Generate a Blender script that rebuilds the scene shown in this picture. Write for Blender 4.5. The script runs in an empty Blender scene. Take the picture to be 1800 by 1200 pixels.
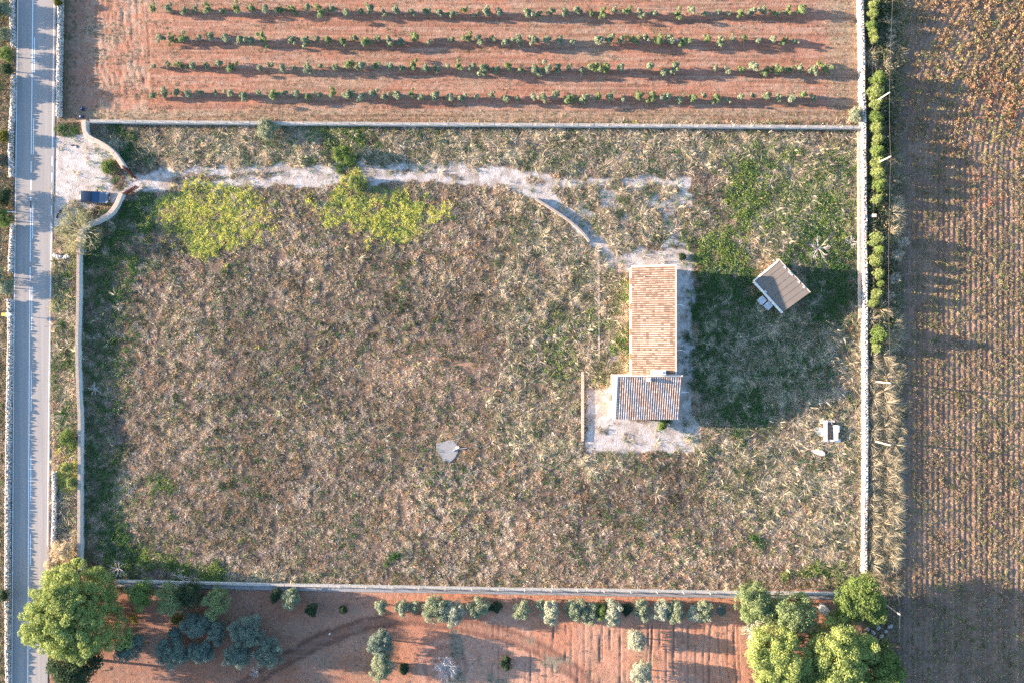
import bpy, bmesh, math, random
import numpy as np
from mathutils import Vector, Matrix
random.seed(7)
RNG = np.random.default_rng(7)
S = 11.6          # photograph pixels per metre on the ground
CH = 118.0        # camera height

# ---------------------------------------------------------------- camera, sky, sun, exposure
sc = bpy.context.scene
cam_d = bpy.data.cameras.new('camera'); cam = bpy.data.objects.new('camera', cam_d)
sc.collection.objects.link(cam); cam.location = (0, 0, CH); cam.rotation_euler = (0, 0, 0)
cam_d.sensor_width = 36.0; cam_d.lens = 36.0 * CH / (1800 / S); cam_d.clip_end = 4000
sc.camera = cam
SUN_EL = math.radians(9.6); SLOPE = math.radians(6.0)
w = bpy.data.worlds.new('World'); sc.world = w; w.use_nodes = True
nt = w.node_tree; nt.nodes.clear()
sky = nt.nodes.new('ShaderNodeTexSky'); sky.sky_type = 'NISHITA'; sky.sun_disc = False
sky.sun_elevation = SUN_EL; sky.sun_rotation = math.atan2(-math.cos(SLOPE), math.sin(SLOPE))
sky.air_density = 1.0; sky.dust_density = 1.0; sky.ozone_density = 2.8
bg = nt.nodes.new('ShaderNodeBackground'); bg.inputs['Strength'].default_value = 0.12
wo = nt.nodes.new('ShaderNodeOutputWorld')
nt.links.new(sky.outputs[0], bg.inputs[0]); nt.links.new(bg.outputs[0], wo.inputs[0])
sd = bpy.data.lights.new('sun', 'SUN'); sd.energy = 5.0; sd.angle = math.radians(0.5); sd.color = (1.0, 0.80, 0.62)
sun = bpy.data.objects.new('sun', sd); sc.collection.objects.link(sun)
sdir = Vector((math.cos(SUN_EL)*math.cos(SLOPE), -math.cos(SUN_EL)*math.sin(SLOPE), -math.sin(SUN_EL)))
sun.rotation_euler = sdir.to_track_quat('-Z', 'Y').to_euler(); sun.location = (-60, 10, 40)
sc.view_settings.view_transform = 'Standard'; sc.view_settings.look = 'None'
sc.view_settings.exposure = 2.48; sc.view_settings.gamma = 1.0; sc.view_settings.use_curve_mapping = False
sc.cycles.use_denoising = False
sc.cycles.max_bounces = 5; sc.cycles.diffuse_bounces = 3; sc.cycles.transmission_bounces = 3

# ---------------------------------------------------------------- helpers
def P(px, py, z=0.0):
    k = (CH - z) / CH / S
    return ((px - 900) * k, (600 - py) * k)
def V(px, py, z=0.0):
    x, y = P(px, py, z); return Vector((x, y, z))
def toPx(X, Y): return X * S + 900, 600 - Y * S
def s2l(r, g, b):
    f = lambda c: (c/255/12.92 if c/255 <= 0.04045 else ((c/255+0.055)/1.055)**2.4)
    return (f(r), f(g), f(b))
def hash2(xi, yi, seed):
    h = (xi.astype(np.int64)*374761393 + yi.astype(np.int64)*668265263 + seed*974634777) & 0xffffffff
    h = ((h ^ (h >> 13)) * 1274126177) & 0xffffffff
    h = ((h ^ (h >> 16)) * 2246822519) & 0xffffffff
    return ((h ^ (h >> 15)) & 0xffffff) / 16777215.0
def vnoise(x, y, seed=0):
    xi = np.floor(x); yi = np.floor(y); fx = x-xi; fy = y-yi
    fx = fx*fx*(3-2*fx); fy = fy*fy*(3-2*fy)
    a = hash2(xi, yi, seed); b = hash2(xi+1, yi, seed); c = hash2(xi, yi+1, seed); d = hash2(xi+1, yi+1, seed)
    return (a*(1-fx)+b*fx)*(1-fy) + (c*(1-fx)+d*fx)*fy
def fbm(x, y, size, octv=4, seed=0, gain=0.55):
    """0..1 fractal noise; size = feature size in the units of x, y"""
    s = 0; a = 1; t = 0; f = 1.0/size
    for i in range(octv):
        s = s + a*vnoise(x*f+17.3*i, y*f-9.1*i, seed+i*101); t += a; a *= gain; f *= 2.03
    return s/t
def sst(e0, e1, x):
    t = np.clip((x-e0)/(e1-e0), 0, 1); return t*t*(3-2*t)
def mix3(a, b, t):
    return a*(1-t[..., None]) + np.asarray(b)*t[..., None]
def dist_poly(px, py, pts):
    d = np.full(px.shape, 1e9)
    for (x0, y0), (x1, y1) in zip(pts[:-1], pts[1:]):
        dx, dy = x1-x0, y1-y0; t = np.clip(((px-x0)*dx+(py-y0)*dy)/(dx*dx+dy*dy+1e-9), 0, 1)
        d = np.minimum(d, np.hypot(px-(x0+t*dx), py-(y0+t*dy)))
    return d
def blob(px, py, cx, cy, rx, ry, soft=0.35):
    d = np.hypot((px-cx)/rx, (py-cy)/ry)
    return 1 - sst(1-soft, 1+soft, d)
def in_rect(px, py, x0, y0, x1, y1, s=6):
    return sst(x0-s, x0+s, px)*(1-sst(x1-s, x1+s, px))*sst(y0-s, y0+s, py)*(1-sst(y1-s, y1+s, py))

def setp(o, label=None, cat=None, group=None, kind=None):
    if label: o['label'] = label
    if cat: o['category'] = cat
    if group: o['group'] = group
    if kind: o['kind'] = kind
    return o
def link(o, parent=None):
    sc.collection.objects.link(o)
    if parent is not None: o.parent = parent
    return o
def empty(name, loc, label, cat, group=None, rz=0.0):
    o = bpy.data.objects.new(name, None); o.location = loc; o.rotation_euler = (0, 0, rz); o.empty_display_size = 0.3
    link(o); return setp(o, label, cat, group)
def mesh_np(name, verts, faces, mats, smooth=False, mat_idx=None):
    """faces: (n,k) int array, or list of such arrays"""
    me = bpy.data.meshes.new(name)
    if not isinstance(faces, list): faces = [faces]
    faces = [np.asarray(f, dtype=np.int32) for f in faces if len(f)]
    verts = np.asarray(verts, dtype=np.float32)
    me.vertices.add(len(verts)); me.vertices.foreach_set('co', verts.ravel())
    nl = sum(f.size for f in faces); nf = sum(len(f) for f in faces)
    me.loops.add(nl); me.polygons.add(nf)
    me.loops.foreach_set('vertex_index', np.concatenate([f.ravel() for f in faces]))
    tot = np.concatenate([np.full(len(f), f.shape[1], dtype=np.int32) for f in faces])
    st = np.concatenate([[0], np.cumsum(tot)[:-1]]).astype(np.int32)
    me.polygons.foreach_set('loop_start', st); me.polygons.foreach_set('loop_total', tot)
    if mat_idx is not None: me.polygons.foreach_set('material_index', np.asarray(mat_idx, dtype=np.int32))
    for m in (mats if isinstance(mats, (list, tuple)) else [mats]): me.materials.append(m)
    me.polygons.foreach_set('use_smooth', np.full(nf, bool(smooth)))
    me.update(calc_edges=True)
    return me
def obj_me(name, me, parent=None, loc=(0, 0, 0), rot=(0, 0, 0)):
    o = bpy.data.objects.new(name, me); o.location = loc; o.rotation_euler = rot
    return link(o, parent)
class MB:
    """collects shapes into one mesh"""
    def __init__(s): s.v = []; s.f = {3: [], 4: []}; s.n = 0
    def add(s, v, f3=(), f4=()):
        s.v.extend([tuple(p) for p in v])
        for f in f3: s.f[3].append([i+s.n for i in f])
        for f in f4: s.f[4].append([i+s.n for i in f])
        s.n += len(v)
    def box(s, c, d, rz=0.0, taper=1.0, M=None):
        cx, cy, cz = c; x, y, z = d[0]/2, d[1]/2, d[2]/2
        vs = []
        for k, t in ((-1, 1.0), (1, taper)):
            for a, b in ((-1, -1), (1, -1), (1, 1), (-1, 1)):
                p = Vector((a*x*t, b*y*t, k*z))
                if M: p = M @ p
                X = p.x*math.cos(rz)-p.y*math.sin(rz); Y = p.x*math.sin(rz)+p.y*math.cos(rz)
                vs.append((cx+X, cy+Y, cz+p.z))
        s.add(vs, f4=[(3, 2, 1, 0), (4, 5, 6, 7), (0, 1, 5, 4), (1, 2, 6, 5), (2, 3, 7, 6), (3, 0, 4, 7)])
    def prism(s, base, z0, z1, top=None):
        """base list of xy; z0,z1 numbers or lists"""
        n = len(base); top = top or base
        a = z0 if isinstance(z0, (list, tuple)) else [z0]*n; b = z1 if isinstance(z1, (list, tuple)) else [z1]*n
        i0 = s.n
        s.v.extend([(p[0], p[1], a[i]) for i, p in enumerate(base)]+[(p[0], p[1], b[i]) for i, p in enumerate(top)])
        for i in range(n):
            j = (i+1) % n; s.f[4].append([i0+i, i0+j, i0+n+j, i0+n+i])
        for i in range(1, n-1):
            s.f[3].append([i0+n, i0+n+i, i0+n+i+1]); s.f[3].append([i0, i0+i+1, i0+i])
        s.n += 2*n
    def tube(s, p, q, r0, r1=None, k=6):
        r1 = r0 if r1 is None else r1
        p = Vector(p); q = Vector(q); d = (q-p)
        if d.length < 1e-6: return
        d.normalize(); a = d.orthogonal().normalized(); b = d.cross(a)
        vs = [p+(a*math.cos(t*2*math.pi/k)+b*math.sin(t*2*math.pi/k))*r0 for t in range(k)]
        vs += [q+(a*math.cos(t*2*math.pi/k)+b*math.sin(t*2*math.pi/k))*r1 for t in range(k)]
        f4 = [(i, (i+1) % k, k+(i+1) % k, k+i) for i in range(k)]
        vs += [p, q]; f3 = [((i+1) % k, i, 2*k) for i in range(k)]+[(k+i, k+(i+1) % k, 2*k+1) for i in range(k)]
        s.add(vs, f3, f4)
    def path(s, pts, r0, r1=None, k=5):
        r1 = r0 if r1 is None else r1; n = len(pts)-1
        for i in range(n):
            s.tube(pts[i], pts[i+1], r0+(r1-r0)*i/n, r0+(r1-r0)*(i+1)/n, k)
    def mesh(s, name, mats, smooth=False):
        return mesh_np(name, np.array(s.v), [np.array(s.f[3]), np.array(s.f[4])], mats, smooth)
    def build(s, name, mats, parent=None, smooth=False):
        return obj_me(name, s.mesh(name, mats, smooth), parent)

# ---------------------------------------------------------------- materials
def mat(name, col=(0.5, 0.5, 0.5), rough=0.9, metal=0.0, var=0.0, vscale=3.0, bump=0.0, bscale=20.0, attr=None,
        col2=None, attr_kind='GEOMETRY', trans=0.0, island=0.0, spec=0.3, coord='Object', bdist=0.03, coat=0.0):
    m = bpy.data.materials.new(name); m.use_nodes = True; t = m.node_tree; N = t.nodes; L = t.links; N.clear()
    out = N.new('ShaderNodeOutputMaterial'); b = N.new('ShaderNodeBsdfPrincipled')
    b.inputs['Roughness'].default_value = rough; b.inputs['Metallic'].default_value = metal
    b.inputs['Specular IOR Level'].default_value = spec; b.inputs['Coat Weight'].default_value = coat
    if attr:
        a = N.new('ShaderNodeAttribute'); a.attribute_type = attr_kind; a.attribute_name = attr; c = a.outputs['Color']
    else:
        a = N.new('ShaderNodeRGB'); a.outputs[0].default_value = (*col, 1); c = a.outputs[0]
    tc = N.new('ShaderNodeTexCoord')
    src = tc.outputs['Object']
    if coord == 'World':
        g = N.new('ShaderNodeNewGeometry'); src = g.outputs['Position']
    if var or col2:
        n = N.new('ShaderNodeTexNoise'); n.inputs['Scale'].default_value = vscale; n.inputs['Detail'].default_value = 5
        n.inputs['Roughness'].default_value = 0.65; L.new(src, n.inputs['Vector'])
        if col2:
            r = N.new('ShaderNodeValToRGB'); r.color_ramp.elements[0].position = 0.35; r.color_ramp.elements[1].position = 0.65
            L.new(n.outputs['Fac'], r.inputs[0])
            mx = N.new('ShaderNodeMixRGB'); L.new(r.outputs[0], mx.inputs[0]); L.new(c, mx.inputs[1]); mx.inputs[2].default_value = (*col2, 1)
            c = mx.outputs[0]
        if var:
            mr = N.new('ShaderNodeMapRange'); mr.inputs[1].default_value = 0.25; mr.inputs[2].default_value = 0.75
            mr.inputs[3].default_value = 1-var; mr.inputs[4].default_value = 1+var; L.new(n.outputs['Fac'], mr.inputs[0])
            vm = N.new('ShaderNodeVectorMath'); vm.operation = 'SCALE'; L.new(c, vm.inputs[0]); L.new(mr.outputs[0], vm.inputs['Scale']); c = vm.outputs[0]
    if island:
        g2 = N.new('ShaderNodeNewGeometry'); mr = N.new('ShaderNodeMapRange')
        mr.inputs[3].default_value = 1-island; mr.inputs[4].default_value = 1+island; L.new(g2.outputs['Random Per Island'], mr.inputs[0])
        vm = N.new('ShaderNodeVectorMath'); vm.operation = 'SCALE'; L.new(c, vm.inputs[0]); L.new(mr.outputs[0], vm.inputs['Scale']); c = vm.outputs[0]
    L.new(c, b.inputs['Base Color'])
    if bump:
        n2 = N.new('ShaderNodeTexNoise'); n2.inputs['Scale'].default_value = bscale; n2.inputs['Detail'].default_value = 6
        n2.inputs['Roughness'].default_value = 0.7; L.new(src, n2.inputs['Vector'])
        bp = N.new('ShaderNodeBump'); bp.inputs['Strength'].default_value = bump; bp.inputs['Distance'].default_value = bdist
        L.new(n2.outputs['Fac'], bp.inputs['Height']); L.new(bp.outputs[0], b.inputs['Normal'])
    if trans:
        tr = N.new('ShaderNodeBsdfTranslucent'); L.new(c, tr.inputs['Color'])
        ms = N.new('ShaderNodeMixShader'); ms.inputs[0].default_value = trans
        L.new(b.outputs[0], ms.inputs[1]); L.new(tr.outputs[0], ms.inputs[2]); L.new(ms.outputs[0], out.inputs[0])
    else:
        L.new(b.outputs[0], out.inputs[0])
    return m
M = {}
M['soil'] = mat('ground_soil', attr='gcol', var=0.20, vscale=2.2, bump=1.0, bscale=5.0, coord='World', bdist=0.10)
M['field_far'] = mat('far_fields', (0.20, 0.14, 0.09), col2=(0.12, 0.12, 0.06), var=0.2, vscale=0.05, coord='World')
M['plant'] = mat('plant_leaf', attr='col', attr_kind='INSTANCER', island=0.35, trans=0.35, rough=0.8, spec=0.1)
M['white_paint'] = mat('white_paint', (0.78, 0.78, 0.76), rough=0.6, var=0.12, vscale=4.0, coord='World')
M['render_white'] = mat('white_render', (0.72, 0.66, 0.58), var=0.12, vscale=1.5, bump=0.3, coord='World')
M['cap_cream'] = mat('cream_render', (0.50, 0.38, 0.29), var=0.15, vscale=2.0, bump=0.4, coord='World')
M['cap_grey'] = mat('grey_coping', (0.42, 0.37, 0.32), var=0.2, vscale=2.0, bump=0.4, coord='World')
M['cap_brown'] = mat('brown_coping', (0.33, 0.27, 0.23), var=0.2, vscale=2.0, bump=0.4, coord='World')
M['wall_side'] = mat('pale_wall_side', (0.50, 0.48, 0.46), var=0.25, vscale=3.0, bump=0.7, bscale=6, coord='World', bdist=0.06)
M['footing'] = mat('grey_footing', (0.30, 0.29, 0.285), var=0.2, vscale=3.0, bump=0.5, coord='World')
M['stone'] = mat('limestone', (0.52, 0.46, 0.41), island=0.35, var=0.15, vscale=6, bump=0.4, bscale=12, coord='World')
M['stone_core'] = mat('dark_filler', (0.16, 0.13, 0.11), var=0.3, vscale=4, coord='World')
M['old_concrete'] = mat('old_concrete', (0.33, 0.32, 0.315), col2=(0.24, 0.22, 0.20), var=0.25, vscale=1.4, bump=0.6, coord='World')
M['rust'] = mat('rusty_iron', (0.13, 0.035, 0.025), rough=0.8, var=0.3, vscale=8)
M['wood'] = mat('pole_wood', (0.55, 0.45, 0.34), var=0.15, vscale=5)
M['steel'] = mat('galvanised_steel', (0.45, 0.45, 0.45), rough=0.5, metal=0.5)
M['rail'] = mat('bleached_rail', (0.62, 0.55, 0.46), var=0.15)
M['wire'] = mat('dark_wire', (0.10, 0.09, 0.09), rough=0.6)
M['bark'] = mat('bark', (0.20, 0.16, 0.12), var=0.3, vscale=6, bump=0.5)
M['bark_grey'] = mat('grey_bark', (0.42, 0.38, 0.36), var=0.2, vscale=6)
M['twig_pale'] = mat('pale_twig', (0.58, 0.50, 0.31), var=0.15, vscale=3, island=0.2)
M['twig_grey'] = mat('grey_twig', (0.54, 0.49, 0.47), var=0.15, vscale=3, island=0.2)
M['tile'] = mat('clay_tile', attr='tcol', var=0.15, vscale=6, bump=0.3, bscale=18, coord='World')
M['mortar'] = mat('pale_mortar', (0.62, 0.52, 0.44), var=0.12, vscale=3, coord='World', bump=0.3)
M['tile_bed'] = mat('tile_bed', (0.34, 0.255, 0.225), var=0.3, vscale=4, coord='World')
M['tile_bed_dark'] = mat('pan_tiles_shaded', (0.12, 0.075, 0.055), var=0.3, vscale=4, coord='World')  # pan tiles coloured dark as shade between the tile rows
M['shed_roof'] = mat('fibre_sheet', (0.15, 0.128, 0.112), var=0.10, vscale=1.2, bump=0.2, coord='World')
M['plastic'] = mat('pale_plastic', (0.48, 0.49, 0.52), rough=0.5, var=0.08)
M['dark'] = mat('dark_void', (0.03, 0.028, 0.03), rough=0.9)
M['shutter'] = mat('brown_shutter', (0.13, 0.05, 0.03), rough=0.6)
M['pipe'] = mat('white_pipe', (0.8, 0.82, 0.85), rough=0.4)
M['paint_body'] = mat('car_paint', (0.16, 0.18, 0.21), rough=0.28, metal=0.5, spec=0.6, coat=0.8)
M['paint_bronze'] = mat('car_side', (0.20, 0.17, 0.12), rough=0.4, metal=0.3, spec=0.5)
M['glass'] = mat('car_glass', (0.010, 0.045, 0.11), rough=0.08, spec=1.0)  # blue base colour paints in the reflected sky
M['roof_glass'] = mat('car_roof_glass', (0.015, 0.025, 0.045), rough=0.15, spec=0.7)
M['rubber'] = mat('tyre_rubber', (0.02, 0.02, 0.02), rough=0.9)
M['rim'] = mat('alloy_rim', (0.45, 0.45, 0.46), rough=0.35, metal=0.8)
M['lamp'] = mat('lamp_glass', (0.7, 0.72, 0.75), rough=0.1, spec=0.8)
M['tail'] = mat('tail_lamp', (0.35, 0.01, 0.01), rough=0.2)
M['black_trim'] = mat('black_trim', (0.02, 0.02, 0.022), rough=0.6)
M['blue'] = mat('dark_blue_plastic', (0.015, 0.03, 0.10), rough=0.5)
M['yellow'] = mat('yellow_paint', (0.75, 0.45, 0.06), rough=0.5)
def asphalt():
    m = mat('asphalt', (0.315, 0.28, 0.255), var=0.05, vscale=14, bump=0.15, bscale=40, coord='World', bdist=0.01)
    t = m.node_tree; N = t.nodes; L = t.links
    b = [n for n in N if n.type == 'BSDF_PRINCIPLED'][0]; prev = b.inputs['Base Color'].links[0].from_socket
    g = N.new('ShaderNodeNewGeometry'); mp = N.new('ShaderNodeMapping'); mp.inputs['Scale'].default_value = (1.2, 0.035, 1)
    L.new(g.outputs['Position'], mp.inputs[0])
    n = N.new('ShaderNodeTexNoise'); n.inputs['Scale'].default_value = 1.6; n.inputs['Detail'].default_value = 4; L.new(mp.outputs[0], n.inputs['Vector'])
    mr = N.new('ShaderNodeMapRange'); mr.inputs[1].default_value = 0.3; mr.inputs[2].default_value = 0.7; mr.inputs[3].default_value = 0.88; mr.inputs[4].default_value = 1.10
    L.new(n.outputs['Fac'], mr.inputs[0])
    vm = N.new('ShaderNodeVectorMath'); vm.operation = 'SCALE'; L.new(prev, vm.inputs[0]); L.new(mr.outputs[0], vm.inputs['Scale'])
    L.new(vm.outputs[0], b.inputs['Base Color']); return m
M['asphalt'] = asphalt()
def leafmat(name, c1, c2, trans=0.35, island=0.3, vscale=0.8):
    return mat(name, c1, col2=c2, island=island, trans=trans, rough=0.75, spec=0.15, vscale=vscale)
M['leaf_bright'] = leafmat('leaf_yellow_green', (0.38, 0.42, 0.14), (0.22, 0.29, 0.09))
M['leaf_green'] = leafmat('leaf_green', (0.13, 0.19, 0.055), (0.20, 0.26, 0.08))
M['leaf_carob'] = leafmat('leaf_grey_green', (0.27, 0.32, 0.15), (0.18, 0.24, 0.10))
M['leaf_olive'] = leafmat('leaf_olive', (0.30, 0.32, 0.21), (0.20, 0.24, 0.14), trans=0.2)
M['leaf_blue'] = leafmat('leaf_olive_shaded', (0.15, 0.195, 0.155), (0.20, 0.24, 0.18), trans=0.2)  # darker bluish olive leaf, with the blue shade put into its colour
M['leaf_silver'] = leafmat('leaf_silver', (0.42, 0.42, 0.32), (0.33, 0.35, 0.24), trans=0.2)
M['leaf_dark'] = leafmat('leaf_dark', (0.045, 0.08, 0.04), (0.06, 0.09, 0.045))
M['leaf_young'] = leafmat('leaf_young_olive', (0.20, 0.24, 0.13), (0.28, 0.30, 0.19), trans=0.2)
M['leaf_hedge'] = leafmat('leaf_hedge', (0.27, 0.31, 0.11), (0.17, 0.22, 0.08))
M['leaf_mustard'] = leafmat('leaf_mustard', (0.18, 0.17, 0.03), (0.12, 0.13, 0.03))
M['leaf_tamarisk'] = leafmat('leaf_pale_olive', (0.40, 0.38, 0.19), (0.26, 0.27, 0.13), trans=0.3)
M['straw_leaf'] = leafmat('straw_blades', (0.66, 0.55, 0.38), (0.48, 0.40, 0.26), trans=0.4)

# ---------------------------------------------------------------- plan of the place (photo pixel units on the ground)
def roadL(y): return np.interp(y, [-120, 0, 600, 1200, 1320], [31.5, 30, 23, 19.5, 19])
def roadR(y): return np.interp(y, [-120, 0, 260, 600, 1200, 1320], [100, 98, 95, 89, 83, 82])
TRACK = [(150, 318), (240, 320), (330, 314), (420, 309), (600, 306), (760, 305), (880, 310), (960, 322)]
TRACK2 = [(900, 318), (960, 345), (1010, 380), (1050, 420), (1080, 450)]
TRACK3 = [(960, 320), (1080, 318), (1215, 322)]
def gravel_w(px, py):
    wx = px + 22*(fbm(px, py, 26, 3, 5)-0.5); wy = py + 22*(fbm(px, py, 26, 3, 9)-0.5)
    g = 0
    d = dist_poly(wx, wy, TRACK); two = 0.48+0.52*sst(2, 7, np.abs(d))
    g = np.maximum(g, (1-sst(12, 24, d))*np.where(wx > 300, two, 1)*(0.72+0.45*sst(0.35, 0.55, fbm(px*0.5, py, 22, 3, 35)))*(1-.55*blob(px, py, 340, 318, 40, 20)))
    g = np.maximum(g, (1-sst(7, 18, dist_poly(wx, wy, TRACK2)))*0.85)
    g = np.maximum(g, (1-sst(5, 16, dist_poly(wx, wy, TRACK3)))*0.9*sst(0.36, 0.56, fbm(px, py, 30, 3, 31)))
    g = np.maximum(g, blob(wx, wy, 1195, 380, 28, 60)*0.85*sst(0.35, 0.55, fbm(px, py, 25, 3, 33)))
    g = np.maximum(g, blob(wx, wy, 1110, 390, 110, 60)*0.85*sst(0.44, 0.6, fbm(px, py, 18, 3, 34)))
    g = np.maximum(g, in_rect(wx, wy, 1062, 443, 1222, 475, 7))
    g = np.maximum(g, in_rect(wx, wy, 1170, 440, 1220, 740, 4))
    g = np.maximum(g, in_rect(wx, wy, 1032, 738, 1228, 795, 5))
    g = np.maximum(g, in_rect(wx, wy, 1030, 678, 1085, 745, 6)*0.8)
    g = np.maximum(g, blob(wx, wy, 1072, 625, 14, 20)*0.7)
    g = np.maximum(g, blob(wx, wy, 1390, 300, 12, 12)*0.5)
    fc = in_rect(px, py+0*wx, 96, 238, 215, 395, 5)
    arc = (1-sst(-4, 4, np.hypot((wx-120)/95.0, (wy-318)/82.0)*60-60))
    fc = np.maximum(fc*arc, in_rect(wx, wy, 96, 240, 160, 372, 4))
    fc = np.maximum(fc, in_rect(wx, wy, 95, 370, 122, 396, 4))
    g = np.maximum(g, fc)
    g = np.maximum(g, in_rect(wx, wy, 195, 312, 250, 330, 4)*0.9)
    # weeds that break the forecourt
    for (cx, cy, rx, ry) in ((192, 292, 20, 14), (210, 318, 12, 14), (188, 372, 24, 16), (160, 385, 26, 12), (110, 232, 22, 10), (205, 300, 12, 16)):
        g = g*(1-0.9*blob(wx, wy, cx, cy, rx, ry))
    return np.clip(g, 0, 1)
GREEN = [  # cx, cy, rx, ry, strength, kind (0 dark lush, some deepening wall and house shade, 1 bright, 2 yellow-green)
    (597, 243, 50, 26, 1, 1), (603, 275, 36, 20, 1, 0), (245, 372, 52, 36, 1, 0), (370, 368, 104, 34, 1, 2), (385, 402, 78, 34, 1, 2), (392, 436, 42, 18, 0.9, 2),
    (345, 335, 60, 14, 1, 2), (670, 368, 104, 28, 1, 2), (690, 402, 56, 30, 1, 2), (626, 322, 22, 20, 1, 2), (640, 345, 50, 16, 0.8, 1),
    (1445, 385, 62, 72, 1, 1), (1440, 440, 66, 42, 1, 0), (1320, 330, 46, 80, 0.9, 1), (1270, 445, 50, 40, 1, 1), (1395, 350, 30, 50, 0.6, 1), (1460, 510, 56, 62, 1, 0), (1480, 290, 24, 30, 0.6, 1),
    (1392, 262, 40, 18, 0.7, 1), (1290, 505, 60, 40, 1, 0), (1305, 715, 55, 45, 1, 0), (1350, 620, 120, 80, 0.5, 0), (1245, 600, 24, 120, 0.7, 0), (1090, 520, 14, 22, 0.9, 1), (1096, 600, 13, 34, 0.9, 1),
    (1047, 568, 12, 16, 0.8, 1), (275, 985, 75, 17, 1, 1), (350, 995, 40, 14, 0.8, 1), (215, 960, 30, 70, 0.6, 0), (125, 830, 12, 46, 1, 2), (120, 760, 14, 40, 0.6, 0), (110, 500, 14, 60, 0.6, 1), (106, 640, 10, 60, 0.6, 0),
    (1330, 945, 16, 12, 0.7, 0), (1450, 1005, 50, 16, 0.7, 1), (1165, 745, 10, 8, 1, 0), (190, 460, 50, 60, 0.55, 0), (180, 620, 44, 140, 0.35, 0), (175, 840, 40, 120, 0.4, 0), (640, 222, 120, 6, 0.6, 1), (985, 620, 30, 60, 0.25, 1),
    (210, 235, 25, 12, 0.9, 0), (235, 270, 20, 30, 0.8, 0), (120, 225, 26, 14, 0.4, 0), (705, 985, 10, 10, 0.8, 0), (280, 860, 30, 20, 0.3, 1)]
def green_w(px, py):
    wx = px + 80*(fbm(px, py, 26, 4, 41)-0.5); wy = py + 80*(fbm(px, py, 26, 4, 47)-0.5); br = 0.42+0.72*sst(0.35, 0.62, fbm(px, py, 17, 3, 43))
    g = np.zeros((3,)+px.shape)
    for cx, cy, rx, ry, s, k in GREEN:
        g[k] = np.maximum(g[k], blob(wx, wy, cx, cy, rx, ry, 0.45)*s*br)
    return np.clip(g, 0, 1)
STRAW = [(700, 262, 540, 36, 0.75), (1150, 262, 380, 40, 0.9), (1110, 380, 110, 60, 0.75), (1000, 420, 60, 60, 0.6), (1040, 560, 36, 120, 0.85), (1080, 560, 30, 110, 0.8),
         (1030, 480, 50, 60, 0.7), (1500, 330, 24, 110, 0.9), (1420, 300, 110, 70, 0.8), (1360, 400, 50, 50, 0.9), (1500, 700, 20, 90, 1), (1480, 800, 60, 90, 1), (1380, 850, 120, 60, 0.6), (1480, 940, 70, 60, 1),
         (1340, 790, 130, 40, 0.6), (1240, 780, 40, 30, 0.8), (1370, 640, 120, 90, 0.8), (1260, 640, 50, 110, 0.6), (1420, 720, 80, 50, 0.7), (1290, 850, 30, 20, 0.6), (1050, 810, 60, 20, 0.5), (960, 790, 70, 30, 0.35), (920, 720, 60, 90, 0.3), (940, 560, 70, 200, 0.35),
         (118, 560, 22, 130, 0.8), (122, 690, 18, 90, 0.9), (122, 900, 16, 80, 0.8), (480, 1018, 90, 12, 0.7), (1504, 560, 14, 40, 0.6), (150, 380, 40, 20, 0.9), (200, 560, 30, 40, 0.2), (540, 262, 320, 34, 0.6)]
def straw_w(px, py):
    wx = px + 50*(fbm(px, py, 40, 3, 61)-0.5); wy = py + 50*(fbm(px, py, 40, 3, 67)-0.5)
    s = np.zeros(px.shape)
    for cx, cy, rx, ry, st in STRAW: s = np.maximum(s, blob(wx, wy, cx, cy, rx, ry, 0.35)*st)
    return s*(0.45+0.75*sst(0.3, 0.6, fbm(px, py, 22, 3, 71)))
def crop_u(px, py):
    return np.where(py < 300, 2100-np.hypot(px-2100, (py-300)*1.0), px)
FUR = [(x/4+850, w_) for x, w_ in ((65, .6), (110, .6), (170, .5), (225, .6), (300, .7), (335, 1), (395, .5), (440, .6), (490, 1.1), (580, 1.2), (620, .6), (670, .6), (710, .6), (760, .7), (820, 1.2), (835, .9), (890, 1), (960, .9), (1000, .9), (1060, .4), (1160, 1), (1185, 1.5), (1240, .8), (1290, .8), (1340, 1.3), (1400, .6), (1440, 1.2), (1495, .9), (1550, .7), (1590, 1.2), (1650, .7), (1710, .8), (1760, 1), (1790, .7))]
TURN = [[(x, -40), (x+1, 60), (x+4, 118), (x+16, 150), (x+52, 172-(x-170)*.25), (x+120, 176-(x-170)*.3)] for x in (168, 181, 192, 205, 217, 229, 240, 251, 259)]
ORCH_ROAD = [(400, 1230), (470, 1180), (560, 1125), (640, 1096), (720, 1084), (800, 1096), (880, 1112), (950, 1140), (1010, 1180), (1060, 1230)]
REG = {'verge_west': 0, 'north_field': 1, 'enclosure': 2, 'orchard': 3, 'crop_field': 4, 'verge_east': 5}
def region(px, py):
    r = np.full(px.shape, 2)
    r = np.where(py < 216, 1, r); r = np.where(py > 1036, 3, r)
    r = np.where(px > 1516, 4, r)
    we = np.interp(py, [216, 232, 250, 270, 297, 345, 362, 378, 392, 398, 410, 450, 600, 680, 720, 1036], [150, 153, 178, 203, 225, 225, 217, 203, 178, 150, 143, 141, 138, 138, 142, 142])
    r = np.where((px < we) & (py >= 214) & (py <= 1036), 5, r)
    r = np.where((px < 104) & (py < 214), 5, r)
    r = np.where(px < (roadL(py)+roadR(py))/2, 0, r)
    return r
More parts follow.
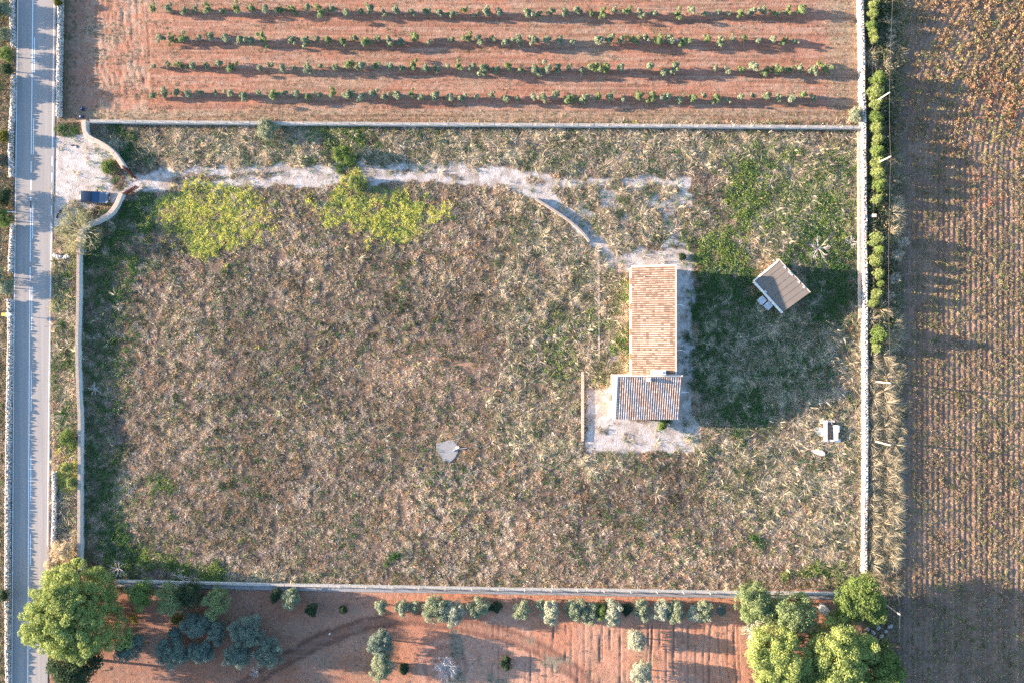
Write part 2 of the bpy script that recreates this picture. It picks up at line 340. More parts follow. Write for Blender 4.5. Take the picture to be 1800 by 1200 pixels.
# ---------------------------------------------------------------- ground sheets
def ground_height(px, py):
    r = region(px, py); X = px/S; Y = py/S
    z = 0.05*(fbm(px, py, 60, 4, 3)-0.5) + 0.05*(fbm(px, py, 6, 3, 8)-0.5)
    nf = (r == 1)
    fur = np.sin(2*np.pi*(py+5*fbm(px, py, 90, 2, 12))/7.5)*0.03 + 0.05*(fbm(px*0.25, py*1.6, 5, 3, 13)-0.5)
    furv = 0.09*(fbm(px*1.7+10*fbm(px, py, 50, 2, 14), py*0.25, 7, 3, 17)-0.5)
    z = z + nf*np.where(px < 268, furv, fur)
    oc = (r == 3)
    z = z + oc*(0.05*(fbm(px*1.5, py*0.35, 6, 3, 15)-0.5)*(px > 800) + 0.05*(fbm(px*0.35, py*1.5, 6, 3, 16)-0.5)*(px <= 800))
    wv = px+7*(fbm(px, py, 90, 2, 18)-.5)+0.0012*(py-1100)**2*(px > 1255)*-.5; fl = np.zeros(px.shape)
    for fx, fw in FUR: fl = np.maximum(fl, (1-sst(.4, 2.0*min(fw, 1.1), np.abs(wv-fx)))*fw)
    fl = np.clip(fl, 0, 1.3)*(py > 1096)*sst(.30, .46, fbm(px*1.5, py*0.3, 14, 2, 77)); z = z - oc*fl*0.07
    if True:
        sel = (px > 150) & (px < 400) & (py < 200) & nf; tl = np.zeros(px.shape)
        if sel.any():
            q = np.full(sel.sum(), 99.)
            for t_ in TURN: q = np.minimum(q, dist_poly(px[sel]+5*(fbm(px[sel], py[sel], 30, 2, 99)-.5), py[sel], t_))
            tl[sel] = 1-sst(.8, 2.6, q)
        z = z-tl*.035*sst(.35, .55, fbm(px, py, 14, 2, 100))
    cf = (r == 4)
    z = z + cf*0.05*np.sin(2*np.pi*crop_u(px, py)/9.5)
    g = gravel_w(px, py); z = z*(1-0.75*g)
    nr = sst(0, 8, np.maximum(roadL(py)-px, px-roadR(py)))
    z = z*nr - 0.05*(1-nr)
    edge = np.minimum(np.minimum(px+100, 1900-px), np.minimum(py+90, 1290-py)); z = z*sst(0, 25, edge)
    return z
def ground_color(px, py):
    r = region(px, py); n1 = fbm(px, py, 70, 4, 21); n2 = fbm(px, py, 14, 4, 22); n3 = fbm(px, py, 4, 3, 23)
    red = np.array((0.335, 0.155, 0.098)); pale = np.array((0.37, 0.25, 0.185)); brown = np.array((0.125, 0.088, 0.068))
    c = np.zeros(px.shape+(3,))
    # north field: red soil, tractor streaks along x, paler crumbly bands
    st = fbm(px*0.06, py*1.0, 5, 4, 24); nfc = mix3(np.broadcast_to(red, c.shape), pale, sst(0.35, 0.75, st*0.6+n2*0.4)*0.8)
    near = np.minimum(np.minimum(np.abs(py-30), np.abs(py-80)), np.minimum(np.abs(py-128), np.abs(py-178)))
    nfc = mix3(nfc, (0.36, 0.145, 0.085), (1-sst(2, 8, near))*0.6)
    nfc = mix3(nfc, (0.30, 0.22, 0.15), sst(0.5, 0.72, n1)*0.5)
    nfc = mix3(nfc, (0.30, 0.23, 0.15), np.maximum(sst(188, 200, py), sst(1440, 1470, px))*0.6)
    nfc = mix3(nfc, (0.12, 0.11, 0.07), (1-sst(118, 132, px+10*n2))*0.8); nfc = mix3(nfc, (0.24, 0.13, 0.09), (1-sst(150, 162, px+10*n2))*0.5)  # dark green and red-brown soil, deepened for the road wall's shadow
    nfc = mix3(nfc, (0.20, 0.095, 0.06), sst(.52, .6, fbm(px*.05, py*2.4, 6, 3, 96))*0.6*(px > 262))
    nfc = mix3(nfc, (0.34, 0.24, 0.17), (px < 262)*(px > 160)*sst(0.4, 0.6, n2)*0.6)
    sel = (px > 150) & (px < 400) & (py < 200) & (r == 1); q = np.full(px.shape, 99.)
    for t_ in TURN: q[sel] = np.minimum(q[sel], dist_poly(px[sel]+5*(fbm(px[sel], py[sel], 30, 2, 99)-.5), py[sel], t_))
    nfc = mix3(nfc, (0.30, 0.12, 0.07), (1-sst(.8, 2.6, q))*.6*sst(.3, .5, fbm(px, py, 12, 2, 100)))
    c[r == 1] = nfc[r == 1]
    # enclosure: brown earth darkened for shade among the weeds, reddish patches
    en = mix3(np.broadcast_to(brown, c.shape), (0.25, 0.155, 0.10), sst(0.42, 0.68, n1)*0.75); en = mix3(en, (0.08, 0.065, 0.045), sst(0.5, 0.75, n2)*0.6)
    en = mix3(en, (0.40, 0.22, 0.15), np.maximum(blob(px, py, 1380, 960, 50, 30, .6), blob(px, py, 790, 640, 120, 60, .7))*0.6)
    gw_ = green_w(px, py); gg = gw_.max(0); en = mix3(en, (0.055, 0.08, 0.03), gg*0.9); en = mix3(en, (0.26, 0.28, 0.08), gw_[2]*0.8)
    en = mix3(en, (0.16, 0.13, 0.08), straw_w(px, py)*0.4)
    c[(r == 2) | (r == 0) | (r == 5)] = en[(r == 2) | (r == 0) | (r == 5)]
    # orchard
    oc = mix3(np.broadcast_to(np.array((0.39, 0.175, 0.105)), c.shape), (0.43, 0.235, 0.16), sst(0.4, 0.7, n1)*0.8)
    oc = mix3(oc, (0.40, 0.175, 0.10), blob(px, py, 1000, 1058, 420, 16, .5)*0.7)
    dR = dist_poly(px+8*(n2-.5), py+8*(n2-.5), ORCH_ROAD)
    oc = mix3(oc, (0.19, 0.09, 0.06), (1-sst(11, 18, dR))*(0.6+0.4*(1-sst(2, 5, np.abs(dR-9))))*0.95)
    oc = oc*(1-0.36*(1-sst(520, 760, px+60*(n1-.5))))[..., None]  # left soil darkened to deepen the big tree's shadow
    ring = np.abs(np.hypot(px-783, py-1172)-36); oc = mix3(oc, (0.27, 0.14, 0.10), (1-sst(2, 6, ring))*0.5); oc = mix3(oc, (0.5, 0.32, 0.25), (1-sst(2, 6, np.abs(ring-9)))*0.3)
    wv = px+7*(fbm(px, py, 90, 2, 18)-.5)+0.0012*(py-1100)**2*(px > 1255)*-.5; fl = np.zeros(px.shape)
    for fx, fw in FUR: fl = np.maximum(fl, (1-sst(.4, 2.0*min(fw, 1.1), np.abs(wv-fx)))*fw)
    oc = mix3(oc, (0.17, 0.095, 0.07), np.clip(fl*.75, 0, .95)*(py > 1096)*sst(.30, .46, fbm(px*1.5, py*0.3, 14, 2, 77)))
    oh = np.abs(((py+22*fbm(px, py, 130, 2, 19)) % 12)-6)
    oc = mix3(oc, (0.24, 0.13, 0.10), (px < 650)*(1-sst(0, 1.8, oh))*0.75*sst(0.4, 0.6, fbm(px*.3, py, 14, 2, 78)))
    oc = mix3(oc, (0.20, 0.17, 0.12), sst(0.55, 0.7, fbm(px, py, 40, 4, 26))*((px > 780)*(px < 1020)*0.6+0.25)*(py > 1095))
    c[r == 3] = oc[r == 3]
    # crop field
    cf = mix3(np.broadcast_to(np.array((0.19, 0.110, 0.075)), c.shape), (0.26, 0.165, 0.115), sst(0.4, 0.7, n1))
    u = crop_u(px, py)
    cf = mix3(cf, (0.32, 0.19, 0.13), sst(0.55, 0.8, 0.5+0.5*np.sin(2*np.pi*u/38.0+3*n1))*0.5*(px > 1590))
    cf = mix3(cf, (0.16, 0.13, 0.09), sst(0.45, 0.7, n2)*0.5)
    cf = mix3(cf, (0.16, 0.11, 0.085), (1-sst(6, 16, np.abs(px-1588+np.where(py < 130, (130-py)*-0.55, 0))))*0.6)
    c[r == 4] = cf[r == 4]
    # road edges: dirt
    vd = np.maximum(roadL(py)-px, px-roadR(py))
    c = mix3(c, (0.38, 0.31, 0.24), ((r == 0) | (r == 5))*(1-sst(2, 6, vd))*0.7)
    # white marl and gravel
    g = gravel_w(px, py); gc = mix3(np.broadcast_to(np.array((0.44, 0.385, 0.355)), c.shape), (0.25, 0.20, 0.165), sst(0.42, 0.66, n2)*np.where(px > 230, .75, .35)); gc = mix3(gc, (0.32, 0.265, 0.225), sst(0.5, 0.68, fbm(px, py, 26, 4, 27))*0.6*(px > 230))
    gc = mix3(gc, (0.52, 0.475, 0.45), sst(0.5, 0.7, fbm(px*0.8, py*0.8, 10, 3, 29))*0.6)
    gc = gc*(1+.07*np.sin(np.hypot(px-60, py-470)/2.1+6*n1)*(px < 230))[..., None]
    gg = sst(0.26, 0.62, g+0.45*(n3-0.5)+0.45*(n2-0.5))
    c = c*(1-gg[..., None])+gc*gg[..., None]
    c = c*(0.82+0.36*n3)[..., None]
    return c, gg
STEP = 2.25
gx = np.arange(-100, 1900+STEP, STEP); gy = np.arange(-90, 1290+STEP, STEP)
PX, PY = np.meshgrid(gx, gy); Z = ground_height(PX, PY); C, GG = ground_color(PX, PY)
ny, nx = PX.shape
XW = (PX-900)/S; YW = (600-PY)/S
fcx = (PX[:-1, :-1]+PX[1:, 1:])/2; fcy = (PY[:-1, :-1]+PY[1:, 1:])/2
freg = region(fcx, fcy)
fg = (GG[:-1, :-1]+GG[1:, 1:])/2 > 0.5
freg = np.where(fg & (fcx < 226) & (fcx > 90) & (fcy > 225) & (fcy < 400), 6, freg)
freg = np.where(fg & (freg == 2), 7, freg)
INFO = {0: ('verge_ground', 'weedy ground left of the road'), 1: ('red_soil_field', 'red tilled soil of the field with rows of young olives'),
        2: ('enclosure_ground', 'brown earth under the weeds inside the walled plot'), 3: ('orchard_soil', 'red orchard soil with tractor tracks along the bottom of the photo'),
        4: ('crop_field_soil', 'brown furrowed soil of the crop field at the right'), 5: ('roadside_ground', 'weedy strip between the road and the plot wall'),
        6: ('gravel_forecourt', 'white gravel forecourt in front of the gate'), 7: ('white_marl_track', 'white marl of the track and yard around the house')}
allv = np.stack([XW, YW, Z], -1).reshape(-1, 3); allc = C.reshape(-1, 3)
jj, ii = np.meshgrid(np.arange(nx-1), np.arange(ny-1)); a = ii*nx+jj
quads = np.stack([a+nx, a+nx+1, a+1, a], -1)
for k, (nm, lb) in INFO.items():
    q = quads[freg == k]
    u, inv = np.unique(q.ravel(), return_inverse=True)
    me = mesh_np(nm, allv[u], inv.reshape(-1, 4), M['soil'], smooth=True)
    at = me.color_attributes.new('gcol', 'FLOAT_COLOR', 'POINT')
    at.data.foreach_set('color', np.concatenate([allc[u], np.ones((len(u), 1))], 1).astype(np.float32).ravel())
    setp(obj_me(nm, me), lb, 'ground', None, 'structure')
# the land beyond, out to the horizon: a ring of sheets butted to the detailed ground
x0, x1 = XW[0, 0], XW[0, -1]; y1, y0 = YW[0, 0], YW[-1, 0]; B = 1500
xs = [-B, x0, x1, B]; ys = [-B, y0, y1, B]; vv = [(x, y, 0) for y in ys for x in xs]
ff = [(j*4+i, j*4+i+1, j*4+i+5, j*4+i+4) for j in range(3) for i in range(3) if not (i == 1 and j == 1)]
setp(obj_me('surrounding_land', mesh_np('surrounding_land', np.array(vv), np.array(ff), M['field_far'])), 'open fields beyond the walled plot', 'ground', None, 'structure')

# ---------------------------------------------------------------- road and markings
def strip(name, f0, f1, ya, yb, z, m, n=120):
    ys_ = np.linspace(ya, yb, n); l = np.stack([(f0(ys_)-900)/S, (600-ys_)/S, np.full(n, z)], -1); r_ = np.stack([(f1(ys_)-900)/S, (600-ys_)/S, np.full(n, z)], -1)
    v = np.concatenate([l, r_]); i = np.arange(n-1); f = np.stack([i+n, i, i+1, i+n+1], -1)[:, ::-1]
    return v, f
def strips(name, specs, m, label, parent=None):
    vs = []; fs = []; o = 0
    for (f0, f1, ya, yb, z, n) in specs:
        v, f = strip('', f0, f1, ya, yb, z, m, n); vs.append(v); fs.append(f+o); o += len(v)
    ob = obj_me(name, mesh_np(name, np.concatenate(vs), np.concatenate(fs), m), parent)
    if parent is None: setp(ob, label, 'road', None, 'structure')
    return ob
road = strips('road', [(roadL, lambda y: roadR(y)+0.8, -90, 1290, 0.02, 160)], M['asphalt'], 'pale grey two-lane asphalt road down the left edge')
cl = lambda y: np.interp(y, [-90, 0, 600, 1200, 1290], [59, 58.3, 52.3, 49.3, 49])
wd = 1.1
strips('edge_line', [(lambda y: roadL(y)+0.7, lambda y: roadL(y)+0.7+1.6, -90, 1290, 0.024, 160)], M['white_paint'], '', road)
sp = [(lambda y: roadR(y)-3.4, lambda y: roadR(y)-2.1, -90, 262, 0.024, 30)]
y_ = 275
while y_ < 400: sp.append((lambda y: roadR(y)-3.4, lambda y: roadR(y)-2.1, y_, y_+17, 0.024, 2)); y_ += 29
sp.append((lambda y: roadR(y)-2.6, lambda y: roadR(y)-1.4, 398, 960, 0.024, 60))
strips('edge_line', sp, M['white_paint'], '', road)
sp = [(lambda y: cl(y)-wd, lambda y: cl(y)+0.3, -90, 272, 0.024, 60)]
y_ = 284
while y_ < 350: sp.append((lambda y: cl(y)-wd, lambda y: cl(y)+0.3, y_, y_+20, 0.024, 2)); y_ += 31
sp += [(lambda y: cl(y)-wd, lambda y: cl(y)+0.3, 353, 460, 0.024, 12), (lambda y: cl(y)-wd, lambda y: cl(y)+0.3, 470, 495, 0.024, 4), (lambda y: cl(y)-wd, lambda y: cl(y)+0.3, 504, 1290, 0.024, 80)]
for (ya, yb) in ((66, 128), (208, 272), (361, 420), (504, 582), (650, 722), (800, 880), (938, 992), (1070, 1140)):
    sp.append((lambda y: cl(y)+2.6, lambda y: cl(y)+3.8, ya, yb, 0.024, 8))
strips('centre_line', sp, M['white_paint'], '', road)

# ---------------------------------------------------------------- walls
ICO_V = None
def ico():
    global ICO_V
    bm = bmesh.new(); bmesh.ops.create_icosphere(bm, subdivisions=1, radius=1.0)
    bm.verts.ensure_lookup_table(); v = np.array([x.co[:] for x in bm.verts]); f = np.array([[q.index for q in p.verts] for p in bm.faces]); bm.free()
    ICO_V = (v, f); return ICO_V
ico()
def resample(pts, step):
    pts = [Vector(p) for p in pts]; out = []; acc = 0
    seg = [(pts[i+1]-pts[i]).length for i in range(len(pts)-1)]; L = sum(seg); n = max(1, round(L/step)); 
    for k in range(n+1):
        d = L*k/n; i = 0
        while i < len(seg)-1 and d > seg[i]: d -= seg[i]; i += 1
        t = d/seg[i]; p = pts[i].lerp(pts[i+1], t); out.append((p, (pts[i+1]-pts[i]).normalized()))
    return out
def smooth_path(pts, it=2):
    for _ in range(it):
        q = [pts[0]]
        for a_, b_ in zip(pts[:-1], pts[1:]):
            q += [(a_[0]*.75+b_[0]*.25, a_[1]*.75+b_[1]*.25), (a_[0]*.25+b_[0]*.75, a_[1]*.25+b_[1]*.75)]
        q.append(pts[-1]); pts = q
    return pts
def ribbon_body(mb, path, w0, z0, z1, w1=None):
    """box-section wall following path [(p,dir)]"""
    w1 = w1 or w0; rows = []
    for i, (p, d) in enumerate(path):
        if 0 < i < len(path)-1: d = (path[i+1][0]-path[i-1][0]).normalized()
        n = Vector((-d.y, d.x, 0)); rows.append([(p+n*w0/2)[:2]+(z0,), (p-n*w0/2)[:2]+(z0,), (p-n*w1/2)[:2]+(z1,), (p+n*w1/2)[:2]+(z1,)])
    o = mb.n; mb.v.extend([tuple(x) for r in rows for x in r]); mb.n += 4*len(rows)
    for i in range(len(rows)-1):
        for k in range(4):
            a_ = o+i*4+k; b_ = o+i*4+(k+1) % 4; mb.f[4].append([a_, b_, b_+4, a_+4])
    mb.f[4].append([o, o+3, o+2, o+1]); e = o+4*(len(rows)-1); mb.f[4].append([e, e+1, e+2, e+3])
def mortar_wall(name, pxs, h, wtop, cap_len, label, cap, side, group=None, curve=False, wbody=None, capth=0.07, jitter=0.02):
    if curve: pxs = smooth_path(pxs, 3)
    pts = [Vector(P(x, y, h)+(0,)) for x, y in pxs]
    root = empty(name, (pts[0].x, pts[0].y, 0), label, 'wall', group)
    inv = Vector((-pts[0].x, -pts[0].y, 0))
    pl = [p+inv for p in pts]
    mb = MB(); ribbon_body(mb, resample(pl, 0.8), (wbody or wtop*0.86), -0.1, h-capth, wtop*0.82)
    mb.build('wall_body', side, root)
    caps = resample(pl, cap_len); rr = random.Random(name)
    for i in range(len(caps)-1):
        a_, b_ = caps[i][0], caps[i+1][0]; d = (b_-a_); L = d.length; ang = math.atan2(d.y, d.x); mid = (a_+b_)/2
        m2 = MB(); t = capth+rr.uniform(-.5, 1)*jitter; wv = wtop*rr.uniform(.95, 1.05)
        e0, e1 = 0.012, 0.012
        if curve: e1 = -0.02
        x0_, x1_ = -L/2+e0, L/2-e1
        vs = []
        for (z, sx) in ((h-capth+0.004, 1.0), (h-capth+t*0.8, 1.0), (h-capth+t, 0.9)):
            for (xx, yy) in ((x0_, -wv/2), (x1_, -wv/2), (x1_, wv/2), (x0_, wv/2)): vs.append((xx*(0.985 if sx < 1 else 1), yy*sx, z+rr.uniform(-.004, .004)))
        m2.add(vs, f4=[(3, 2, 1, 0)]+[(l*4+k, l*4+(k+1) % 4, l*4+4+(k+1) % 4, l*4+4+k) for l in (0, 1) for k in range(4)]+[(8, 9, 10, 11)])
        o = m2.build('coping_stone', cap, root); o.location = (mid.x, mid.y, 0); o.rotation_euler = (0, 0, ang)
    return root
def stone_cloud(centers, sizes, rots, rr):
    v0, f0 = ICO_V; n = len(centers); k = len(v0)
    j = 1+rr.uniform(-0.22, 0.22, (n, k, 1)); v = v0[None]*j
    v = np.sign(v)*np.abs(v)**0.75
    v = v*sizes[:, None, :]
    c, s = np.cos(rots), np.sin(rots); x = v[..., 0]*c[:, None]-v[..., 1]*s[:, None]; y = v[..., 0]*s[:, None]+v[..., 1]*c[:, None]
    v = np.stack([x, y, v[..., 2]], -1)+centers[:, None, :]
    f = f0[None]+(np.arange(n)*k)[:, None, None]
    return v.reshape(-1, 3), f.reshape(-1, 3)
def rubble_wall(name, pxs, h, wd_, label, group=None, seed=1, gaps=(), spiky=0.0, stone='stone'):
    rr = np.random.default_rng(seed)
    pts = [Vector(P(x, y, h)+(0,)) for x, y in pxs]; org = pts[0].copy()
    root = empty(name, (org.x, org.y, 0), label, 'wall', group)
    path = resample([p-org for p in pts], 0.26); cs = []; sz = []; ro = []
    mb = MB(); core = resample([p-org for p in pts], 1.0); ribbon_body(mb, core, wd_*0.85, -0.1, h*0.78, wd_*0.66)
    mb.build('core', M['stone_core'], root)  # dark box added inside the stones to block light through the gaps
    nl = max(2, int(h/0.24))
    for i, (p, d) in enumerate(path):
        n = Vector((-d.y, d.x, 0)); ang = math.atan2(d.y, d.x)
        hh = h*(0.9+0.25*(float(vnoise(np.array([i*0.11]), np.array([seed*3.3]))[0])-0.5))
        for l in range(nl):
            for sgn in (-1, 1):
                z = (l+0.5)/nl*hh; off = wd_/2*(1-0.22*z/h)
                q = p+n*sgn*off+d*rr.uniform(-.1, .1); cs.append((q.x, q.y, z)); sz.append((rr.uniform(.10, .18), rr.uniform(.08, .13), rr.uniform(.08, .13))); ro.append(ang)
        m_ = max(1, int(wd_/0.24))
        for k in range(m_):
            off = (k+0.5)/m_*wd_-wd_/2; q = p+n*off*0.8+d*rr.uniform(-.12, .12)
            up = rr.random() < spiky
            cs.append((q.x, q.y, hh*0.93+rr.uniform(-.05, .07))); sz.append((rr.uniform(.10, .19), rr.uniform(.10, .17), rr.uniform(.14, .24) if up else rr.uniform(.07, .12))); ro.append(rr.uniform(0, 6.28))
    v, f = stone_cloud(np.array(cs), np.array(sz), np.array(ro), rr)
    o = obj_me('rubble_stones', mesh_np('rubble_stones', v, f, M[stone]), root); o['kind'] = 'stuff'
    return root
mortar_wall('plot_wall', [(157, 213), (500, 216.5), (900, 219), (1300, 222), (1514, 224)], 0.95, 0.46, 1.15, 'long straight grey-capped wall between the red olive field and the weedy plot', M['cap_grey'], M['wall_side'])
mortar_wall('plot_wall', [(137.5, 446), (137, 520), (135, 600), (135.5, 640), (137.5, 700), (139.5, 730), (139, 860), (138.5, 1003)], 1.05, 0.46, 0.72, 'brown-capped wall with pale side running beside the road', M['cap_brown'], M['wall_side'], wbody=0.52)
mortar_wall('plot_wall', [(203, 1021.5), (500, 1028), (640, 1031), (900, 1036), (1100, 1038.5), (1300, 1042), (1480, 1044)], 0.8, 0.34, 1.1, 'pale thin-capped wall between the weedy plot and the lower orchard', M['cap_grey'], M['wall_side'])
mb = MB(); ribbon_body(mb, resample([Vector(P(x, y)+(0,)) for x, y in [(203, 1026), (640, 1036), (1100, 1043.5), (1480, 1049)]], 1.5), 0.55, -0.05, 0.16)
setp(mb.build('wall_footing', M['footing']), 'low grey concrete footing along the orchard side of the thin-capped wall', 'footing')
mortar_wall('entrance_wall', [(147, 211), (147, 224), (149, 236), (158, 243), (172, 249), (186, 257), (199, 268), (208, 280), (217, 295)], 1.05, 0.62, 0.9, 'curved cream wall on the upper side of the entrance', M['cap_cream'], M['wall_side'], curve=True, wbody=0.66)
mortar_wall('entrance_wall', [(212.5, 340), (208, 352), (202, 364), (194, 374), (184, 382), (172, 388), (158, 393), (144, 400), (139, 412), (138, 444)], 1.05, 0.62, 0.9, 'curved cream wall on the lower side of the entrance behind the car', M['cap_cream'], M['wall_side'], curve=True, wbody=0.66)
mortar_wall('plot_wall', [(1510, 226), (1511, 480), (1512, 560)], 0.45, 0.40, 1.1, 'low flat-topped wall hugging the left side of the white rubble wall', M['cap_cream'], M['wall_side'])
mortar_wall('garden_wall', [(941, 349), (965, 364), (985, 377), (1004, 391), (1022, 406), (1036, 424)], 0.5, 0.36, 0.9, 'low curved garden wall beside the white track', M['cap_brown'], M['wall_side'], curve=True)
mortar_wall('garden_wall', [(1052, 440), (1053, 530), (1053, 630)], 0.17, 0.28, 0.9, 'low garden wall half buried in dry grass left of the house', M['cap_cream'], M['wall_side'])
mortar_wall('garden_wall', [(1024.5, 653), (1024.5, 775)], 0.28, 0.40, 0.85, 'short straight garden wall left of the lower roof', M['cap_cream'], M['wall_side'])
rubble_wall('rubble_wall', [(1513.5, -60), (1517, 60), (1519, 160), (1520, 222), (1521, 330), (1522, 450), (1523, 560), (1523.5, 700), (1523.5, 850), (1522, 1006)], 1.15, 0.62, 'long bright white rubble wall along the crop field', seed=3, spiky=0.05)
rubble_wall('rubble_wall', [(103.5, -50), (102.5, 60), (101, 130), (100, 203)], 0.95, 0.5, 'white rubble wall between the road and the red field', seed=5, spiky=0.15)
rubble_wall('rubble_wall', [(15, 528), (15.5, 600), (13.5, 700), (12, 800), (11, 950), (11, 1080), (12, 1260)], 0.62, 0.62, 'long white rubble wall on the left side of the road, lower half', seed=6, spiky=0.35)
rubble_wall('rubble_wall', [(22, 133), (20.5, 180), (17, 230), (16.5, 270), (18, 310)], 0.62, 0.55, 'short white rubble wall left of the road opposite the forecourt', seed=8, spiky=0.3)
rubble_wall('rubble_wall', [(20, 395), (17, 440), (16, 478)], 0.65, 0.5, 'broken bit of rubble wall left of the road opposite the bare tree', seed=9, spiky=0.3)
rubble_wall('rubble_wall', [(20, -50), (19, 20), (21, 80)], 0.6, 0.55, 'tumbled rubble wall in the upper left corner', seed=10, spiky=0.3)
rubble_wall('rubble_wall', [(94, 830), (94, 900), (92, 960)], 0.6, 0.5, 'low rubble wall between road and weedy strip above the big tree', seed=11, spiky=0.1)
rubble_wall('rubble_wall', [(94, 448), (101, 451), (113, 453), (119, 450)], 0.35, 0.5, 'scattered grey stones beside the road below the bare tree', seed=12)

# ---------------------------------------------------------------- wire fences standing along the walls
def wire_fence(pxs, spacing, h, base, label, m_post, brace_every=6, lean=0.0):
    pts = [Vector(P(x, y)+(0,)) for x, y in pxs]; org = pts[0].copy(); root = empty('wire_fence', org, label, 'fence')
    path = resample([p-org for p in pts], spacing)
    mb = MB(); mb.tube((0, 0, base), (lean, -lean*.5, base+h), 0.035, 0.03, 6); pm = mb.mesh('post', m_post)
    for i, (p, d) in enumerate(path):
        o = obj_me('post', pm, root, p)
        if i % brace_every == 2:
            b_ = MB(); b_.tube((0, 0, base+h*0.9), tuple(d*1.3+Vector((0, 0, base))), 0.03, 0.03, 5); b_.build('brace', m_post, root).location = p
    for k in (0.35, 0.65, 0.95):
        b_ = MB(); b_.path([p+Vector((0, 0, base+h*k)) for p, d in path], 0.008, 0.008, 3); b_.build('wire', M['wire'], root)
wire_fence([(160, 216), (900, 222.5), (1505, 227)], 2.7, 0.75, 0.9, 'thin posts and wire on top of the upper wall', M['rail'])
wire_fence([(600, 1027), (900, 1032), (1290, 1038)], 3.9, 1.1, 0.75, 'posts and braces of the wire fence on the lower wall', M['rail'], 3)
wire_fence([(1506, 2), (1507, 180)], 2.1, 1.0, 0.0, 'thin wire fence at the right end of the red field', M['rail'], 4)
wire_fence([(1527, -40), (1530, 480), (1532, 980)], 4.2, 1.2, 0.0, 'thin post and wire fence on the crop side of the white rubble wall', M['wire'], 9)
# ---------------------------------------------------------------- house
def tri_roof_rows(root, axis, n_rows, origin, run, pitch, rise, seed, palette, patch=None, tile_len=0.42):
    """barrel tiles: rows go down the slope. axis 'W' slopes down to -X, axis 'S' slopes down to -Y. origin = high corner start"""
    rr = random.Random(seed); sl = math.hypot(run, rise); nt_ = int(round(sl/tile_len)); K = 5
    for r in range(n_rows):
        vs = []; fs = []; cols = []
        for t in range(nt_):
            s0 = t*sl/nt_; s1 = (t+1)*sl/nt_+0.05
            R0, R1 = pitch*0.28, pitch*0.31
            lift0 = 0.035; lift1 = 0.035+0.028
            j = rr.uniform(-.012, .012); o = len(vs)
            for (s_, R, lf) in ((s0, R0, lift0), (s1, R1, lift1)):
                for k in range(K):
                    a_ = math.pi*k/(K-1); vs.append((s_, (r+0.5)*pitch+j+math.cos(a_)*R, lf+math.sin(a_)*R*(.72 if axis == 'W' else .5)))
            # end cap face at the lower lip
            for k in range(K-1): fs.append((o+k, o+k+1, o+K+k+1, o+K+k))
            c = palette[rr.randrange(len(palette))]; q = rr.uniform(.88, 1.12)
            if patch and patch(r/n_rows, t/nt_): c = (0.45, 0.35, 0.28)
            cols.append([c[0]*q, c[1]*q, c[2]*q, 1.0])
        V_ = np.array(vs); cs, sn = run/sl, rise/sl
        d = V_[:, 0]; up = V_[:, 2]; la = V_[:, 1]
        h_ = d*cs+up*sn; z_ = -d*sn+up*cs
        if axis == 'W': X = origin[0]-h_; Y = origin[1]-la
        else: X = origin[0]+la; Y = origin[1]-h_
        me = mesh_np('tile_row', np.stack([X, Y, origin[2]+z_], -1), np.array(fs), M['tile'], smooth=False)
        at = me.color_attributes.new('tcol', 'FLOAT_COLOR', 'CORNER')
        data = np.repeat(np.array(cols, dtype=np.float32), (K-1)*4, axis=0); at.data.foreach_set('color', data.ravel())
        obj_me('tile_row', me, root)
NX0, NX1, NY0, NY1 = 17.75, 23.95, -4.95, 11.15
SX0, SX1, SY0, SY1 = 15.35, 24.75, -11.5, -4.95
HN_E, HN_W, HS_N, HS_S = 4.45, 2.45, 4.7, 2.45
house = empty('house', ((NX0+NX1)/2, 0, 0), 'white house with two tiled roofs set in a T, standing in a white yard', 'house')
HX, HY = (NX0+NX1)/2, 0
def hb(mb): mb.v = [(x-HX, y-HY, z) for x, y, z in mb.v]; return mb
mb = MB(); mb.prism([(NX0+.08, NY0+.02), (NX1-.15, NY0+.02), (NX1-.15, NY1-.12), (NX0+.08, NY1-.12)], -0.05, [HN_W-.02, HN_E-.1, HN_E-.1, HN_W-.02]); hb(mb).build('wall', M['render_white'], house)['label'] = 'white walls of the long upper wing'
mb = MB(); mb.prism([(SX0-.35, SY0+.18), (SX1-.2, SY0+.18), (SX1-.2, SY1), (SX0-.35, SY1)], -0.05, [HS_S-.02, HS_S-.02, HS_N, HS_N]); hb(mb).build('wall', M['render_white'], house)['label'] = 'white walls of the short lower wing'
# roof beds (slabs)
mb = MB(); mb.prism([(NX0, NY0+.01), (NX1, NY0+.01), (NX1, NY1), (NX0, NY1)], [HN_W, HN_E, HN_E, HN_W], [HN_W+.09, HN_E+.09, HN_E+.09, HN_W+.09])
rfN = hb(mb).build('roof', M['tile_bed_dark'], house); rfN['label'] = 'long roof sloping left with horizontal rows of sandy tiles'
mb = MB(); mb.prism([(SX0, SY0), (SX1, SY0), (SX1, SY1-.02), (SX0, SY1-.02)], [HS_S, HS_S, HS_N, HS_N], [HS_S+.09, HS_S+.09, HS_N+.09, HS_N+.09])
rfS = hb(mb).build('roof', M['tile_bed'], house); rfS['label'] = 'short roof sloping down with vertical ribs of pale tiles'
palN = [(0.36, 0.265, 0.21), (0.29, 0.205, 0.16), (0.40, 0.305, 0.25), (0.20, 0.145, 0.11), (0.33, 0.25, 0.19)]
palS = [(0.40, 0.32, 0.285), (0.35, 0.28, 0.245), (0.45, 0.37, 0.335), (0.29, 0.22, 0.19)]
nN = 49; pN = (NY1-NY0-.1)/nN
